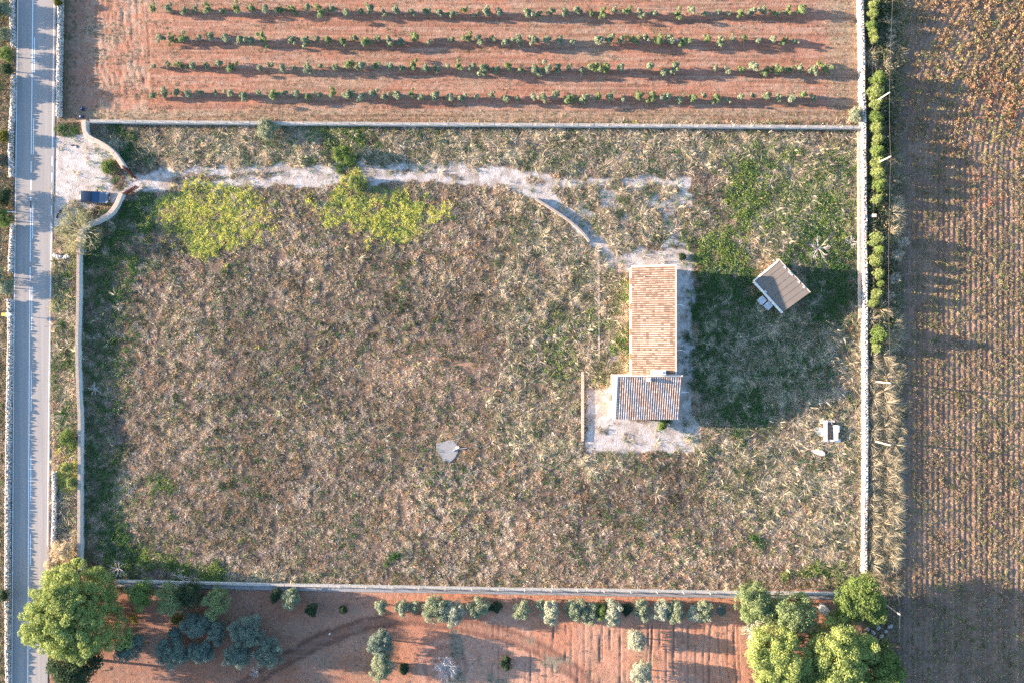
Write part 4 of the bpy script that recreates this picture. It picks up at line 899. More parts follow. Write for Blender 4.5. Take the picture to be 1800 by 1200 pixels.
def twiggy(name, px_, py_, rpx, h, m, label, cat, seed, n_main=16, depth=3, r0=.05, up=.5, leaf=None, nleaf=0, ls=.15, group=None, z=None):
    rr = random.Random(seed); x_, y_ = P(px_, py_, h*.4); t = empty(name, (x_, y_, 0), label, cat, group); R = rpx/S; mb = MB(); tips = []
    def grow(p, d, L, r, lv):
        q = p+d*L*.5; d2 = (d+Vector((rr.uniform(-.3, .3), rr.uniform(-.3, .3), rr.uniform(-.1, .2)))).normalized(); e = q+d2*L*.5
        mb.path([p, q, e], r, r*.55, 4 if lv else 5); tips.append(e); tips.append(q)
        if lv < depth:
            for _ in range(3 if lv < 2 else 3):
                nd = (d2+Vector((rr.uniform(-.75, .75), rr.uniform(-.75, .75), rr.uniform(-.35, .45)))).normalized(); grow(q.lerp(e, rr.random()), nd, L*.62, r*.5, lv+1)
    for i in range(n_main):
        a_ = 2*math.pi*i/n_main+rr.uniform(-.3, .3); el = rr.uniform(up*.3, up*1.3); d = Vector((math.cos(a_)*math.cos(el), math.sin(a_)*math.cos(el), math.sin(el)))
        grow(Vector((0, 0, h*.12)), d, R*.5*rr.uniform(.8, 1.15), r0, 0)
    mb.build('branches', m, t)
    mb = MB(); mb.tube((0, 0, -.1), (0, 0, h*.2), r0*2.4, r0*1.8, 7); mb.build('trunk', m, t)
    if leaf:
        g = np.random.default_rng(seed); tp = np.array([v_[:] for v_ in tips]); idx = g.integers(0, len(tp), nleaf); c = tp[idx]+g.normal(size=(nleaf, 3))*R*.07
        v, f = leaf_quads(c, ls*g.uniform(.6, 1.3, nleaf), unit(g.normal(size=(nleaf, 3))), g, .3); obj_me('crown', mesh_np('crown', v, f, M[leaf]), t)
    return t
# the large trees
tree('broadleaf_tree', 122, 1084, 91, 8.2, 'leaf_bright', 'huge round yellow-green tree overhanging the road in the lower left corner', nl=300, rl=.78, per=300, ls=.23, zfrac=.1, arms=11, seed=11)
tree('pine_tree', 128, 1176, 42, 6.5, 'leaf_dark', 'dark feathery tree below the huge round one, shading the road edge', nl=40, rl=.9, per=150, ls=.28, seed=12, squash=(1.1, .8))
tree('broadleaf_tree', 250, 1042, 19, 5.0, 'leaf_green', 'small rounded green tree against the wall, nearest the huge tree', nl=30, arms=5, rl=.75, per=220, ls=.22, seed=13, squash=(.9, 1.25))
tree('carob_tree', 300, 1052, 32, 4.2, 'leaf_carob', 'straggly dark green tree on the wall between the small round tree and its twin', nl=44, arms=7, rl=.7, per=170, ls=.2, seed=14, squash=(1, .85))
tree('carob_tree', 338, 1045, 26, 4.0, 'leaf_dark', 'darkest green tree in the row under the lower wall', nl=34, arms=6, rl=.7, per=190, ls=.2, seed=15)
tree('carob_tree', 382, 1056, 26, 3.6, 'leaf_carob', 'slanting grey-green tree at the right end of the shaded clump', nl=40, arms=6, rl=.6, per=180, ls=.2, seed=16, squash=(.8, 1.1))
tree('shrub', 312, 1088, 13, 1.5, 'leaf_mustard', 'mustard yellow-green shrub on the shaded soil', 'shrub', nl=14, rl=.4, per=420, ls=.12, seed=17)
tree('shrub', 236, 1085, 12, .8, 'leaf_mustard', 'low yellowish shrub beside the huge tree', 'shrub', nl=12, rl=.3, per=330, ls=.12, seed=18)
tree('broadleaf_tree', 1330, 1060, 36, 5.5, 'leaf_carob', 'pale green tree rooted at the right end of the lower wall', nl=60, rl=.75, per=240, ls=.22, arms=5, seed=21)
tree('broadleaf_tree', 1392, 1078, 50, 6.5, 'leaf_carob', 'broad pale green tree just right of the wall end tree', nl=85, rl=.8, per=240, ls=.22, arms=6, seed=22, squash=(.95, .8))
tree('broadleaf_tree', 1516, 1056, 48, 6.0, 'leaf_green', 'deep green tree under the end of the white rubble wall', nl=90, rl=.8, per=240, ls=.22, arms=6, seed=23, squash=(1, .95))
tree('broadleaf_tree', 1474, 1090, 21, 3.4, 'leaf_carob', 'small dull green tree squeezed between the big crowns', nl=20, rl=.65, per=190, ls=.22, seed=24, squash=(1, .7))
tree('olive_tree', 1330, 1122, 25, 3.6, 'leaf_silver', 'silvery olive tree touching the orchard edge of the big pines', nl=30, rl=.6, per=240, ls=.18, seed=25, squash=(.8, 1.3))
tree('pine_tree', 1372, 1158, 62, 8.5, 'leaf_bright', 'big yellow-green pine in the lower right, the left one of the group', nl=130, rl=.85, per=260, ls=.24, arms=6, seed=26)
tree('pine_tree', 1478, 1150, 62, 9.0, 'leaf_bright', 'largest yellow-green pine in the lower right, in the middle of the group', nl=130, rl=.85, per=260, ls=.24, arms=7, seed=27)
tree('pine_tree', 1425, 1205, 56, 7.5, 'leaf_bright', 'yellow-green pine cut by the lower edge between its two larger neighbours', nl=100, rl=.8, per=260, ls=.24, arms=6, seed=28)
tree('pine_tree', 1545, 1180, 50, 7.5, 'leaf_green', 'darker pine at the right side of the lower right group', nl=90, rl=.8, per=260, ls=.24, arms=5, seed=29)
# orchard olives
OL = [(436, 1108, 30, 3.4, 'leaf_blue', 'blue-green olive beside the brown track, upper crown of the shaded trio', (1, 1)), (418, 1150, 26, 3.0, 'leaf_blue', 'blue-green olive lowest left beside the brown track', (1, .9)), (472, 1148, 26, 2.9, 'leaf_blue', 'blue-green olive leaning over the brown track', (1, 1)),
      (346, 1098, 28, 3.0, 'leaf_blue', 'silvery blue olive right of the mustard shrub', (1, .75)), (382, 1112, 18, 2.8, 'leaf_blue', 'slim silvery blue olive left of the track trio', (.8, 1.2)), (308, 1112, 12, 2.2, 'leaf_blue', 'tiny blue-grey olive under the mustard shrub', (1, .8)),
      (305, 1145, 30, 3.0, 'leaf_blue', 'blue-green olive in the second shaded row', (1.1, .8)), (352, 1146, 25, 2.6, 'leaf_blue', 'darker blue-green olive touching its left neighbour in the shaded row', (1, .8)), (224, 1142, 23, 2.6, 'leaf_blue', 'blue-grey olive nearest the huge round tree', (1.1, .8)), (240, 1124, 13, 2.2, 'leaf_blue', 'small blue-grey olive just above the one nearest the huge tree', (1.2, .7)),
      (668, 1132, 25, 3.4, 'leaf_blue', 'large dark olive in the middle of the orchard, upper crown', (.95, 1.05)), (672, 1172, 23, 3.4, 'leaf_olive', 'large olive in the middle of the orchard, lower sunlit crown', (.95, 1.1)),
      (512, 1050, 17, 2.4, 'leaf_olive', 'grey-green shrub hanging over the footing of the lower wall', (1, 1)), (486, 1046, 11, 1.8, 'leaf_dark', 'dark shrub on the footing left of the grey-green one', (1, .9)),
      (549, 1072, 10.5, 1.7, 'leaf_dark', 'small dark round shrub on bare red soil, the larger of two', (1, 1)), (603, 1071, 6.5, 1.2, 'leaf_dark', 'small dark round shrub on bare red soil, the smaller of two', (1, 1)),
      (670, 1065, 10, 1.8, 'leaf_olive', 'first small olive at the left end of the sunlit row', (1, 1)), (707, 1067, 12, 1.9, 'leaf_olive', 'second small olive of the sunlit row', (1, .8)), (729, 1066, 9, 1.6, 'leaf_olive', 'third and thinnest small olive of the sunlit row', (1, .9)),
      (768, 1069, 22, 2.9, 'leaf_olive', 'broad bushy olive, left half of the widest crown in the sunlit row', (1, .85)), (797, 1076, 20, 2.9, 'leaf_silver', 'broad bushy olive, right half of the widest crown in the sunlit row', (1, 1)),
      (843, 1068, 17, 2.5, 'leaf_olive', 'olive just right of the widest crown', (1, .9)), (872, 1066, 10, 1.6, 'leaf_dark', 'dark low shrub between two olives of the sunlit row', (1, .7)), (917, 1073, 14, 2.4, 'leaf_olive', 'roundish olive standing alone left of the tall oval one', (1, 1)),
      (952, 1062, 9, 1.6, 'leaf_olive', 'small olive touching the oval one from the left', (1, .8)), (969, 1075, 16, 2.6, 'leaf_silver', 'bright oval olive taller than wide in the sunlit row', (.9, 1.25)), (1011, 1071, 17, 2.5, 'leaf_olive', 'olive opening the dense hedge-like part of the row', (1, 1)),
      (1038, 1077, 15, 2.3, 'leaf_olive', 'second olive in the dense hedge-like part of the row', (1, 1)), (1058, 1073, 13, 2.2, 'leaf_green', 'greener olive in the dense hedge-like part of the row', (1, 1)), (1076, 1076, 17, 2.6, 'leaf_silver', 'pale tall olive closing the dense part of the row', (.85, 1.4)),
      (1102, 1070, 10, 1.5, 'leaf_dark', 'low dark shrub right of the pale tall olive', (1, .8)), (1128, 1071, 14, 2.3, 'leaf_olive', 'upright olive standing alone after the dark shrub', (.85, 1.2)), (1163, 1073, 16, 2.3, 'leaf_silver', 'pale olive, left of a pair', (1, 1)), (1189, 1074, 16, 2.4, 'leaf_olive', 'grey-green olive, right of a pair', (1, 1.1)),
      (1222, 1078, 13, 2.2, 'leaf_silver', 'pale olive leaning on its right neighbour near the row end', (1, 1.1)), (1240, 1073, 14, 2.4, 'leaf_olive', 'olive near the right end of the sunlit row', (.9, 1.3)), (1269, 1072, 8, 1.5, 'leaf_blue', 'tiny blue-green olive last in the sunlit row', (1, 1)),
      (1119, 1126, 18, 2.6, 'leaf_silver', 'pale olive alone on the ridged soil, upper of two', (1, 1)), (1129, 1182, 20, 2.6, 'leaf_silver', 'pale olive alone on the ridged soil, lower of two', (1, 1.1)), (710, 1175, 8, .8, 'leaf_dark', 'dark low shrub right of the large middle olive', (1, 1.6)), (890, 1165, 10, .7, 'leaf_dark', 'low dark weed shrub on the ridged orchard soil', (1, 1.4))]
for i, (x_, y_, r_, h_, lm, lb, sq) in enumerate(OL):
    is_tree = r_ > 13 and h_ > 2; r_ = r_*(1.15 if y_ < 1090 and x_ > 640 else 1)
    tree('olive_tree' if is_tree else 'shrub', x_, y_, r_, h_, lm, lb, 'olive tree' if is_tree else 'shrub', 'olives and shrubs of the lower orchard', nl=int(20+r_*1.2), rl=.26+r_*.011, per=430, ls=.16, seed=100+i, squash=sq, zfrac=.25, flat=.9, arms=(7 if r_ > 19 else 5) if is_tree and (lm in ('leaf_blue', 'leaf_silver') or r_ > 15) else (4 if r_ > 8 else 0))
twiggy('bare_tree', 783, 1172, 28, 3.0, M['twig_grey'], 'leafless grey tree in a ring of bare soil in the orchard', 'tree', 5, 30, 3, .075, .7)
twiggy('bare_tree', 448, 1182, 13, 1.5, M['twig_grey'], 'small leafless bush beside the brown track', 'shrub', 6, 10, 3, .03, .5)
twiggy('bare_tree', 137, 406, 44, 4.0, M['twig_pale'], 'pale feathery bare tree beside the entrance wall and road', 'tree', 7, 20, 3, .075, .55, leaf='leaf_tamarisk', nleaf=3600, ls=.2)
twiggy('bare_shrub', 166, 683, 15, 1.0, M['twig_grey'], 'small bleached leafless shrub in the shade of the roadside wall', 'shrub', 8, 9, 2, .035, .5)
twiggy('bare_shrub', 1163, 459, 9, .8, M['twig_grey'], 'dead twiggy bush at the upper end of the long roof', 'shrub', 9, 8, 3, .02, .7)
twiggy('bare_shrub', 1440, 437, 24, 1.3, M['twig_grey'], 'heap of dead grey twigs right of the shed in green weeds', 'shrub', 10, 12, 3, .035, .3)
twiggy('bare_shrub', 1496, 425, 14, 1.2, M['twig_grey'], 'dead twiggy bush leaning on the rubble wall', 'shrub', 11, 9, 3, .03, .5)
twiggy('bare_shrub', 320, 1022, 30, 2.2, M['twig_grey'], 'leafless reddish-grey bush growing over the lower wall', 'shrub', 12, 14, 3, .03, .5)
twiggy('bare_shrub', 205, 1000, 22, 1.8, M['twig_grey'], 'tangle of leafless twigs in the lower left corner of the plot', 'shrub', 13, 12, 3, .03, .5)
for i, (x_, y_, r_, lb) in enumerate(((1204, 587, 9, 'dark low weed clump in the shade right of the long roof, upper one'), (1201, 634, 9, 'dark low weed clump in the shade right of the long roof, lower one'), (1204, 739, 8, 'dark weed clump at the lower right corner of the house'), (1057, 757, 7, 'grey weed clump inside the short garden wall'))):
    twiggy('weed_clump', x_, y_, r_, .5, M['bark'], lb, 'weed', 60+i, 9, 2, .015, .4, leaf='leaf_dark', nleaf=150, ls=.12)
for i, (x_, y_, r_, lb) in enumerate(((1562, 33, 12, 'leafless bush right of the hedge near the top edge'), (1567, 60, 14, 'leafless bush just below the topmost one right of the hedge'), (1590, 425, 12, 'grey leafless bush at the crop field edge'), (1578, 448, 14, 'wider leafless bush below the grey one at the crop field edge'), (1574, 490, 13, 'leafless bush level with the shed roof at the crop field edge'), (1566, 520, 10, 'smallest leafless bush at the crop field edge'))):
    twiggy('bare_shrub', x_, y_, r_, 2.0, M['twig_grey'], lb, 'shrub', 30+i, 12, 3, .03, .5, leaf='straw_leaf', nleaf=700, ls=.14)
# shrubs about the plot
SH = [(603, 272, 17, 1.9, 'leaf_green', 'dark green bush just above the white track'), (470, 226, 19, 1.8, 'leaf_olive', 'grey-green bush pressed against the upper wall'), (1505, 202, 13, 1.8, 'leaf_olive', 'grey-green bush in the corner where upper wall meets rubble wall'), 
      (1166, 747, 8, .9, 'leaf_green', 'green tuft at the foot of the lower roof'), (1200, 452, 6, .6, 'leaf_dark', 'small brown-dark bush above the house corner'), 
      (626, 322, 14, 1.1, 'leaf_hedge', 'yellow-green bush in the middle of the white track edge'), (190, 293, 12, .7, 'leaf_green', 'leafy weed bush on the gravel beside the upper entrance wall'), (120, 822, 10, 1.5, 'leaf_hedge', 'bright yellow-green bush against the roadside wall, upper one'), (126, 848, 9, 1.3, 'leaf_hedge', 'bright yellow-green bush against the roadside wall, lower one'), (118, 768, 13, 1.5, 'leaf_green', 'green bush between road and roadside wall'),
      (110, 968, 16, 2.0, 'straw_leaf', 'sandy-coloured dry bush above the huge tree'), (96, 995, 15, 1.8, 'straw_leaf', 'orange-tan dry bush leaning over the road edge'), (103, 5, 8, 1.2, 'leaf_mustard', 'olive-yellow bush on top of the rubble wall at the top edge'),
      (8, 15, 12, 1.5, 'leaf_olive', 'grey bush in the top left corner'), (10, 95, 14, 1.9, 'leaf_green', 'green bush left of the road below the top corner'), (14, 122, 10, 1.6, 'leaf_dark', 'dark bush against the rubble wall left of the road'), (4, 60, 13, 1.5, 'leaf_olive', 'dull bush at the left edge below the top corner'), (6, 240, 10, 1.3, 'leaf_mustard', 'yellowish bush left of the short rubble wall'),
      (8, 345, 14, 1.5, 'leaf_dark', 'dark green bush left of the road opposite the car'), (4, 385, 15, 2.6, 'leaf_green', 'green bush left of the road by the white sign'), (-14, 365, 16, 3.0, 'leaf_green', 'bush cut by the left edge opposite the car'), (12, 505, 13, 1.7, 'leaf_olive', 'olive bush above the yellow sign'), (-4, 485, 14, 2.0, 'leaf_olive', 'bush cut by the left edge above the yellow sign'), (8, 1045, 9, 1.6, 'leaf_dark', 'small dark bush on the left rubble wall beside the huge tree'),
      (-20, 150, 18, 3.0, 'leaf_green', 'bush at the left edge level with the red field'), (-14, 20, 16, 2.6, 'leaf_green', 'bush beyond the top left corner'), (-20, 280, 12, 1.2, 'leaf_green', 'bush beyond the left edge above the car')]
for i, (x_, y_, r_, h_, lm, lb) in enumerate(SH):
    tree('shrub', x_, y_, r_, h_, lm, lb, 'shrub', None, nl=int(12+r_*.8), rl=.28+r_*.018, per=400, ls=.15, seed=300+i, zfrac=.2, trunk=r_ > 9, flat=.8, arms=5 if r_ > 8 else 3)
# clipped-looking bright bushes in the hedge line: shared crowns, one thing each
def crown_variant(R, h, leafm, seed, nl, rl, per, ls, nm):
    rr = np.random.default_rng(seed); L = lobed(R, h, h*.2, nl, rl, rr); c, n = crown_points(L, per, rr, .85); v, f = leaf_quads(c, ls*rr.uniform(.6, 1.3, len(c)), n, rr)
    return mesh_np(nm, v, f, M[leafm])
HV = [crown_variant(1.0, 1.7, ['leaf_hedge', 'leaf_hedge', 'leaf_green'][k % 3], 500+k, 14, .38, 420, .16, 'crown') for k in range(9)]
ST = [trunk_mesh(.8, 1.4, .05, np.random.default_rng(1), 4).mesh('trunk', M['bark']) for k in range(1)]
HB = [(1537, 8, 7), (1535, 24, 8), (1534, 44, 8), (1536, 58, 7), (1538, 69, 7), (1545, 138, 10), (1542, 161, 11), (1540, 184, 10), (1542, 205, 11), (1544, 224, 10), (1544, 245, 9), (1543, 266, 10), (1543, 286, 9), (1544, 304, 10), (1546, 325, 10), (1543, 350, 8), (1542, 420, 12), (1546, 438, 7), (1542, 458, 11), (1546, 481, 8), (1548, 499, 5), (1543, 517, 9), (1537, 533, 8), (1545, 589, 11), (1543, 611, 8)]
ordn = lambda k: '%d%s' % (k, 'th' if 10 <= k % 100 <= 20 else {1: 'st', 2: 'nd', 3: 'rd'}.get(k % 10, 'th'))
for i, (x_, y_, r_) in enumerate(HB):
    h_ = 1.5+r_*.12; X, Y = P(x_, y_, h_*.6); s_ = r_/S*1.12
    t = empty('hedge_bush', (X, Y, 0), 'rounded yellow-green bush beside the rubble wall, %s from the top of the hedge line' % ordn(i+1), 'bush', 'bright bushes along the rubble wall', i*1.3); q_ = random.Random(i); t.scale = (s_*q_.uniform(.85, 1.3), s_*q_.uniform(.85, 1.25), h_/1.7*q_.uniform(.8, 1.1))
    obj_me('crown', HV[i % 9], t); obj_me('trunk', ST[0], t)
# young olives of the red field
def sapling(k):
    rr = np.random.default_rng(600+k); L = [((rr.normal()*.22*(1+.5*(k % 3 == 0)), rr.normal()*.22, rr.uniform(.3, 1.15)), rr.uniform(.16, .34)) for _ in range(7+k % 4)]+[((0, 0, .45), .38), ((.1, 0, .75), .3)]
    c, n = crown_points(L, 900, rr, .9); v, f = leaf_quads(c, .16*rr.uniform(.6, 1.3, len(c)), n, rr); return mesh_np('crown', v, f, M[['leaf_young', 'leaf_olive', 'leaf_young', 'leaf_carob'][k % 4]])
YV = [sapling(k) for k in range(16)]
rr = random.Random(77)
ROWS = [('top', 270, 1432, [(270, 17), (450, 17), (640, 21), (870, 22), (1150, 22), (1432, 21)], ), ('second', 282, 1412, [(282, 64), (450, 68), (640, 72), (900, 72), (1412, 70)]), ('third', 270, 1462, [(270, 116), (420, 118), (650, 118), (900, 122), (1462, 122)]), ('bottom', 269, 1432, [(269, 165), (440, 165), (650, 168), (900, 172), (1432, 171)])]
for (rn, xa, xb, prof) in ROWS:
    x_ = xa; k = 0
    while x_ < xb:
        if rr.random() > .05:
            k += 1; y_ = np.interp(x_, [p[0] for p in prof], [p[1] for p in prof])+rr.uniform(-4, 4); s_ = rr.uniform(.78, 1.32)
            if 800 < x_ < 1200 and rn in ('third', 'second'): s_ *= 1.12
            if x_ < 500 and rn == 'third': s_ *= .9
            X, Y = P(x_, y_, .6); big = 'small' if s_ < .8 else ('large' if s_ > 1.12 else 'middling')
            o = obj_me('young_olive', YV[rr.randrange(16)], None, (X, Y, 0), (0, 0, rr.uniform(0, 6.28))); o.scale = (s_, s_, s_*rr.uniform(.9, 1.25))
            setp(o, '%s young olive, %s from the left in the %s row of the red field' % (big, ordn(k), rn), 'young olive', 'young olives in four rows on red soil')
        x_ += rr.uniform(18, 27)
# tall dry tussocks along the field edge
def blades(n, L0, L1, wd_, rr, R=.3, lean=(0, 0), up=(.5, 1.3), seg=3, droop=.9):
    vs = []; fs3 = []; fs4 = []; o = 0
    for i in range(n):
        a_ = rr.uniform(0, 2*math.pi); el = rr.uniform(*up); L = rr.uniform(L0, L1); b0 = np.array([math.cos(a_), math.sin(a_)])*R*math.sqrt(rr.random())
        d = np.array([math.cos(a_)*math.cos(el)+lean[0], math.sin(a_)*math.cos(el)+lean[1], math.sin(el)]); d /= np.linalg.norm(d); p = np.array([b0[0], b0[1], 0.0])
        side = np.cross(d, [rr.uniform(-.4, .4), rr.uniform(-.4, .4), 1]); side /= np.linalg.norm(side)+1e-9; w_ = wd_*rr.uniform(.6, 1.4)
        for s_ in range(seg+1):
            t = s_/seg; ww = w_*(1-t*.85)
            vs += [p-side*ww/2, p+side*ww/2]
            if s_ < seg: fs4.append((o+2*s_, o+2*s_+1, o+2*s_+3, o+2*s_+2))
            d = d+np.array([0, 0, -droop/seg]); d /= np.linalg.norm(d); p = p+d*L/seg; p[2] = max(p[2], .03)
        o += 2*(seg+1)
    return np.array(vs), np.array(fs4)
TV = []
for k in range(6):
    g = np.random.default_rng(700+k); v, f = blades(240, 1.1, 2.3, .06, g, .35, (.5, -.05), (.35, 1.3), 4, 1.2); TV.append(mesh_np('dry_tussock', v, f, M['straw_leaf']))
TUS = []
for (x0_, x1_, ya, yb, st_) in ((1560, 1573, 84, 135, 17), (1534, 1540, 90, 122, 16), (1566, 1582, 372, 412, 19), (1556, 1566, 545, 600, 20), (1534, 1542, 548, 578, 16), (1537, 1543, 632, 1000, 21), (1560, 1574, 606, 1000, 21), (1576, 1584, 780, 1000, 26)):
    y_ = ya
    while y_ < yb: TUS.append((rr.uniform(x0_, x1_), y_+rr.uniform(-5, 5))); y_ += st_
TUS.sort(key=lambda q: q[1])
for i, (x_, y_) in enumerate(TUS):
    X, Y = P(x_, y_, .8); s_ = rr.uniform(.72, 1.12)
    o = obj_me('dry_tussock', TV[i % 6], None, (X-.35, Y, 0), (0, 0, rr.uniform(-.5, .5))); o.scale = (s_, s_, s_*1.15)
    setp(o, 'tall feathery straw tussock along the crop field edge, %s from the top of the strip' % ordn(i+1), 'grass tussock', 'tall dry tussocks along the crop field edge')
# ---------------------------------------------------------------- small vegetation: instanced on points, one object per kind of cover
def proto_coll(name, metas):
    c = bpy.data.collections.new(name)
    for i, me in enumerate(metas):
        o = bpy.data.objects.new('%s_%02d' % (name, i), me); c.objects.link(o)
    return c
def scatter(name, X, Y, Zb, scl, rz, tilt, col, coll, nvar, label, cat, rg):
    n = len(X); me = bpy.data.meshes.new(name); me.vertices.add(n)
    me.vertices.foreach_set('co', np.stack([X, Y, Zb], -1).astype(np.float32).ravel())
    rot = np.stack([tilt*rg.normal(size=n), tilt*rg.normal(size=n), rz], -1)
    at = me.attributes.new('rot', 'FLOAT_VECTOR', 'POINT'); at.data.foreach_set('vector', rot.astype(np.float32).ravel())
    at = me.attributes.new('scl', 'FLOAT_VECTOR', 'POINT'); at.data.foreach_set('vector', scl.astype(np.float32).ravel())
    at = me.attributes.new('col', 'FLOAT_COLOR', 'POINT'); at.data.foreach_set('color', np.concatenate([np.clip(col, 0, 1), np.ones((n, 1))], 1).astype(np.float32).ravel())
    at = me.attributes.new('idx', 'INT', 'POINT'); at.data.foreach_set('value', rg.integers(0, nvar, n).astype(np.int32))
    ob = obj_me(name, me); setp(ob, label, cat, None, 'stuff')
    g = bpy.data.node_groups.new(name, 'GeometryNodeTree')
    g.interface.new_socket('Geometry', in_out='INPUT', socket_type='NodeSocketGeometry'); g.interface.new_socket('Geometry', in_out='OUTPUT', socket_type='NodeSocketGeometry')
    N = g.nodes; L = g.links; gi = N.new('NodeGroupInput'); go = N.new('NodeGroupOutput'); ip = N.new('GeometryNodeInstanceOnPoints'); ci = N.new('GeometryNodeCollectionInfo')
    ci.inputs['Collection'].default_value = coll; ci.inputs['Separate Children'].default_value = True; ci.inputs['Reset Children'].default_value = True
    def na(nm, ty):
        a_ = N.new('GeometryNodeInputNamedAttribute'); a_.data_type = ty; a_.inputs['Name'].default_value = nm; return [s for s in a_.outputs if s.enabled and s.name == 'Attribute'][0]
    e2r = N.new('FunctionNodeEulerToRotation'); L.new(na('rot', 'FLOAT_VECTOR'), e2r.inputs[0])
    L.new(gi.outputs[0], ip.inputs['Points']); L.new(ci.outputs[0], ip.inputs['Instance']); ip.inputs['Pick Instance'].default_value = True
    L.new(na('idx', 'INT'), ip.inputs['Instance Index']); L.new(e2r.outputs[0], ip.inputs['Rotation']); L.new(na('scl', 'FLOAT_VECTOR'), ip.inputs['Scale']); L.new(ip.outputs[0], go.inputs[0])
    md = ob.modifiers.new('scatter', 'NODES'); md.node_group = g
    return ob
def protos(name, k, fn): return proto_coll(name, [mesh_np(name, *fn(np.random.default_rng(900+i)), M['plant']) for i in range(k)])
def leafy(n, R, h, size):
    def f(rr):
        c = np.stack([rr.normal(size=n)*R*.5, rr.normal(size=n)*R*.5, rr.uniform(.02, h, n)], -1); nn = unit(rr.normal(size=(n, 3))+np.array([0, 0, .6])); return leaf_quads(c, size*rr.uniform(.6, 1.4, n), nn, rr, .6)
    return f
PW = protos('weed', 6, lambda rr: blades(18, .20, .46, .05, rr, .20, (0, 0), (.2, 1.15), 2, .7))
PG = protos('grass_clump', 6, lambda rr: blades(34, .6, 1.25, .055, rr, .24, (.5, -.05), (.15, 1.1), 3, 1.1))
PL = protos('leafy_weed', 5, leafy(26, .36, .34, .13))
PC = protos('crop_plant', 5, leafy(14, .26, .26, .13))
def cand(n, x0, y0, x1, y1, rg):
    return rg.uniform(x0, x1, n), rg.uniform(y0, y1, n)
def far_from_house(px, py):
    X, Y = (px-900)/S, (600-py)/S
    a_ = (X > NX0-.1) & (X < NX1+.0) & (Y > NY0) & (Y < NY1+.1); b_ = (X > SX0-.5) & (X < SX1) & (Y > SY0) & (Y < SY1)
    cx, cy = so.x, so.y; th = math.atan2((cS-cW).y, (cS-cW).x); u = (X-cx)*math.cos(th)+(Y-cy)*math.sin(th); v = -(X-cx)*math.sin(th)+(Y-cy)*math.cos(th)
    c_ = (np.abs(u) < 3.3) & (np.abs(v) < 2.5)
    d_ = (np.abs(px-1457) < 17) & (np.abs(py-757) < 20); e_ = np.hypot((px-787)/16, (py-792)/17) < 1
    car_ = (np.abs(px-163) < 27) & (np.abs(py-347) < 13)
    return ~(a_ | b_ | c_ | d_ | e_ | car_)
def off_walls(px, py, r, m=4):
    d = np.abs(py-218.5-(px-600)*.006) < m*.5
    d |= (np.abs(px-1520) < 6); d |= (np.abs(px-138-(py > 700)*1.5) < 3.5) & (py > 440) & (py < 1005)
    d |= (np.abs(py-np.interp(px, [203, 640, 1100, 1480], [1021, 1031, 1038, 1043])) < 1.2); d |= (px > roadL(py)-1) & (px < roadR(py)+1)
    d |= (np.abs(px-1024) < 3) & (py > 650) & (py < 778)
    ew = smooth_path([(147, 211), (149, 236), (172, 249), (199, 268), (217, 295)], 1); d |= dist_poly(px, py, ew) < 5
    ew = smooth_path([(213, 340), (202, 364), (184, 382), (158, 393), (140, 408), (138, 444)], 1); d |= dist_poly(px, py, ew) < 5
    d |= dist_poly(px, py, [(941, 349), (985, 377), (1022, 406), (1037, 426)]) < 3
    return ~d
def jit(c, rg, a=.18):
    n = len(c); return c*(1+rg.uniform(-a, a, (n, 1)))*(1+rg.uniform(-a*.3, a*.3, (n, 3)))
def choose(w, cols, rg):
    """w (k,n) weights, cols (k,3)"""
    w = w/w.sum(0); u = rg.random(w.shape[1]); i = (np.cumsum(w, 0) < u).sum(0); return np.asarray(cols)[np.clip(i, 0, len(cols)-1)]
gh = lambda px, py: ground_height(px, py)
def emit(name, px, py, keep, scl, rz, tilt, col, coll, nv, label, cat, rg):
    k = keep; scatter(name, (px[k]-900)/S, (600-py[k])/S, gh(px[k], py[k]), scl[k], rz[k], tilt, jit(col[k], rg), coll, nv, label, cat, rg)
# 1. low dry weeds of the plot and the verges
rg = np.random.default_rng(41); n = 210000
px, py = cand(n, -40, 214, 1516, 1040, rg); r = region(px, py); g = gravel_w(px, py); gw = green_w(px, py); gmax = gw.max(0); s = straw_w(px, py)
n1 = fbm(px, py, 55, 4, 21); n2 = fbm(px, py, 16, 3, 55); n3 = fbm(px, py, 7, 2, 56)
c5 = fbm(px, py, 9, 2, 91); dens0 = sst(.30, .58, c5)
dens = (0.16+.62*dens0+.4*(n2-.5))*(1-sst(.2, .6, g)*(.99-.10*sst(.55, .7, n3)))*(1-.75*sst(.3, .9, gmax))
ridge_dark = sst(.48, .62, fbm(px, py, 120, 3, 58))
W = np.exp(np.stack([7*(fbm(px, py, 10, 2, 200+k)-.5) for k in range(6)]))*np.stack([0.30+.5*sst(.5, .7, n2), 0.24+0*n1, 0.24*(1-n2)+.16*ridge_dark, 0.16+.3*sst(.5, .65, n1), .12+0*n1, .10+.5*s])
col = choose(W, [(.53, .43, .335), (.35, .26, .19), (.10, .10, .06), (.45, .30, .19), (.15, .17, .08), (.56, .46, .28)], rg)*(.45+1.15*fbm(px, py, 110, 4, 97))[:, None]
sc_ = rg.uniform(.55, 1.1, n)*(.65+.7*c5)*(1-.25*sst(.2, .5, g)); scl = np.stack([sc_, sc_, sc_*rg.uniform(.7, 1.2, n)], -1)
emit('dry_weeds', px, py, (rg.random(n) < dens) & ((r == 2) | (r == 5) | (r == 0)) & far_from_house(px, py) & off_walls(px, py, r), scl, rg.uniform(0, 6.28, n), .12, col, PW, 6, 'low brown dry weeds covering the walled plot', 'weeds', rg)
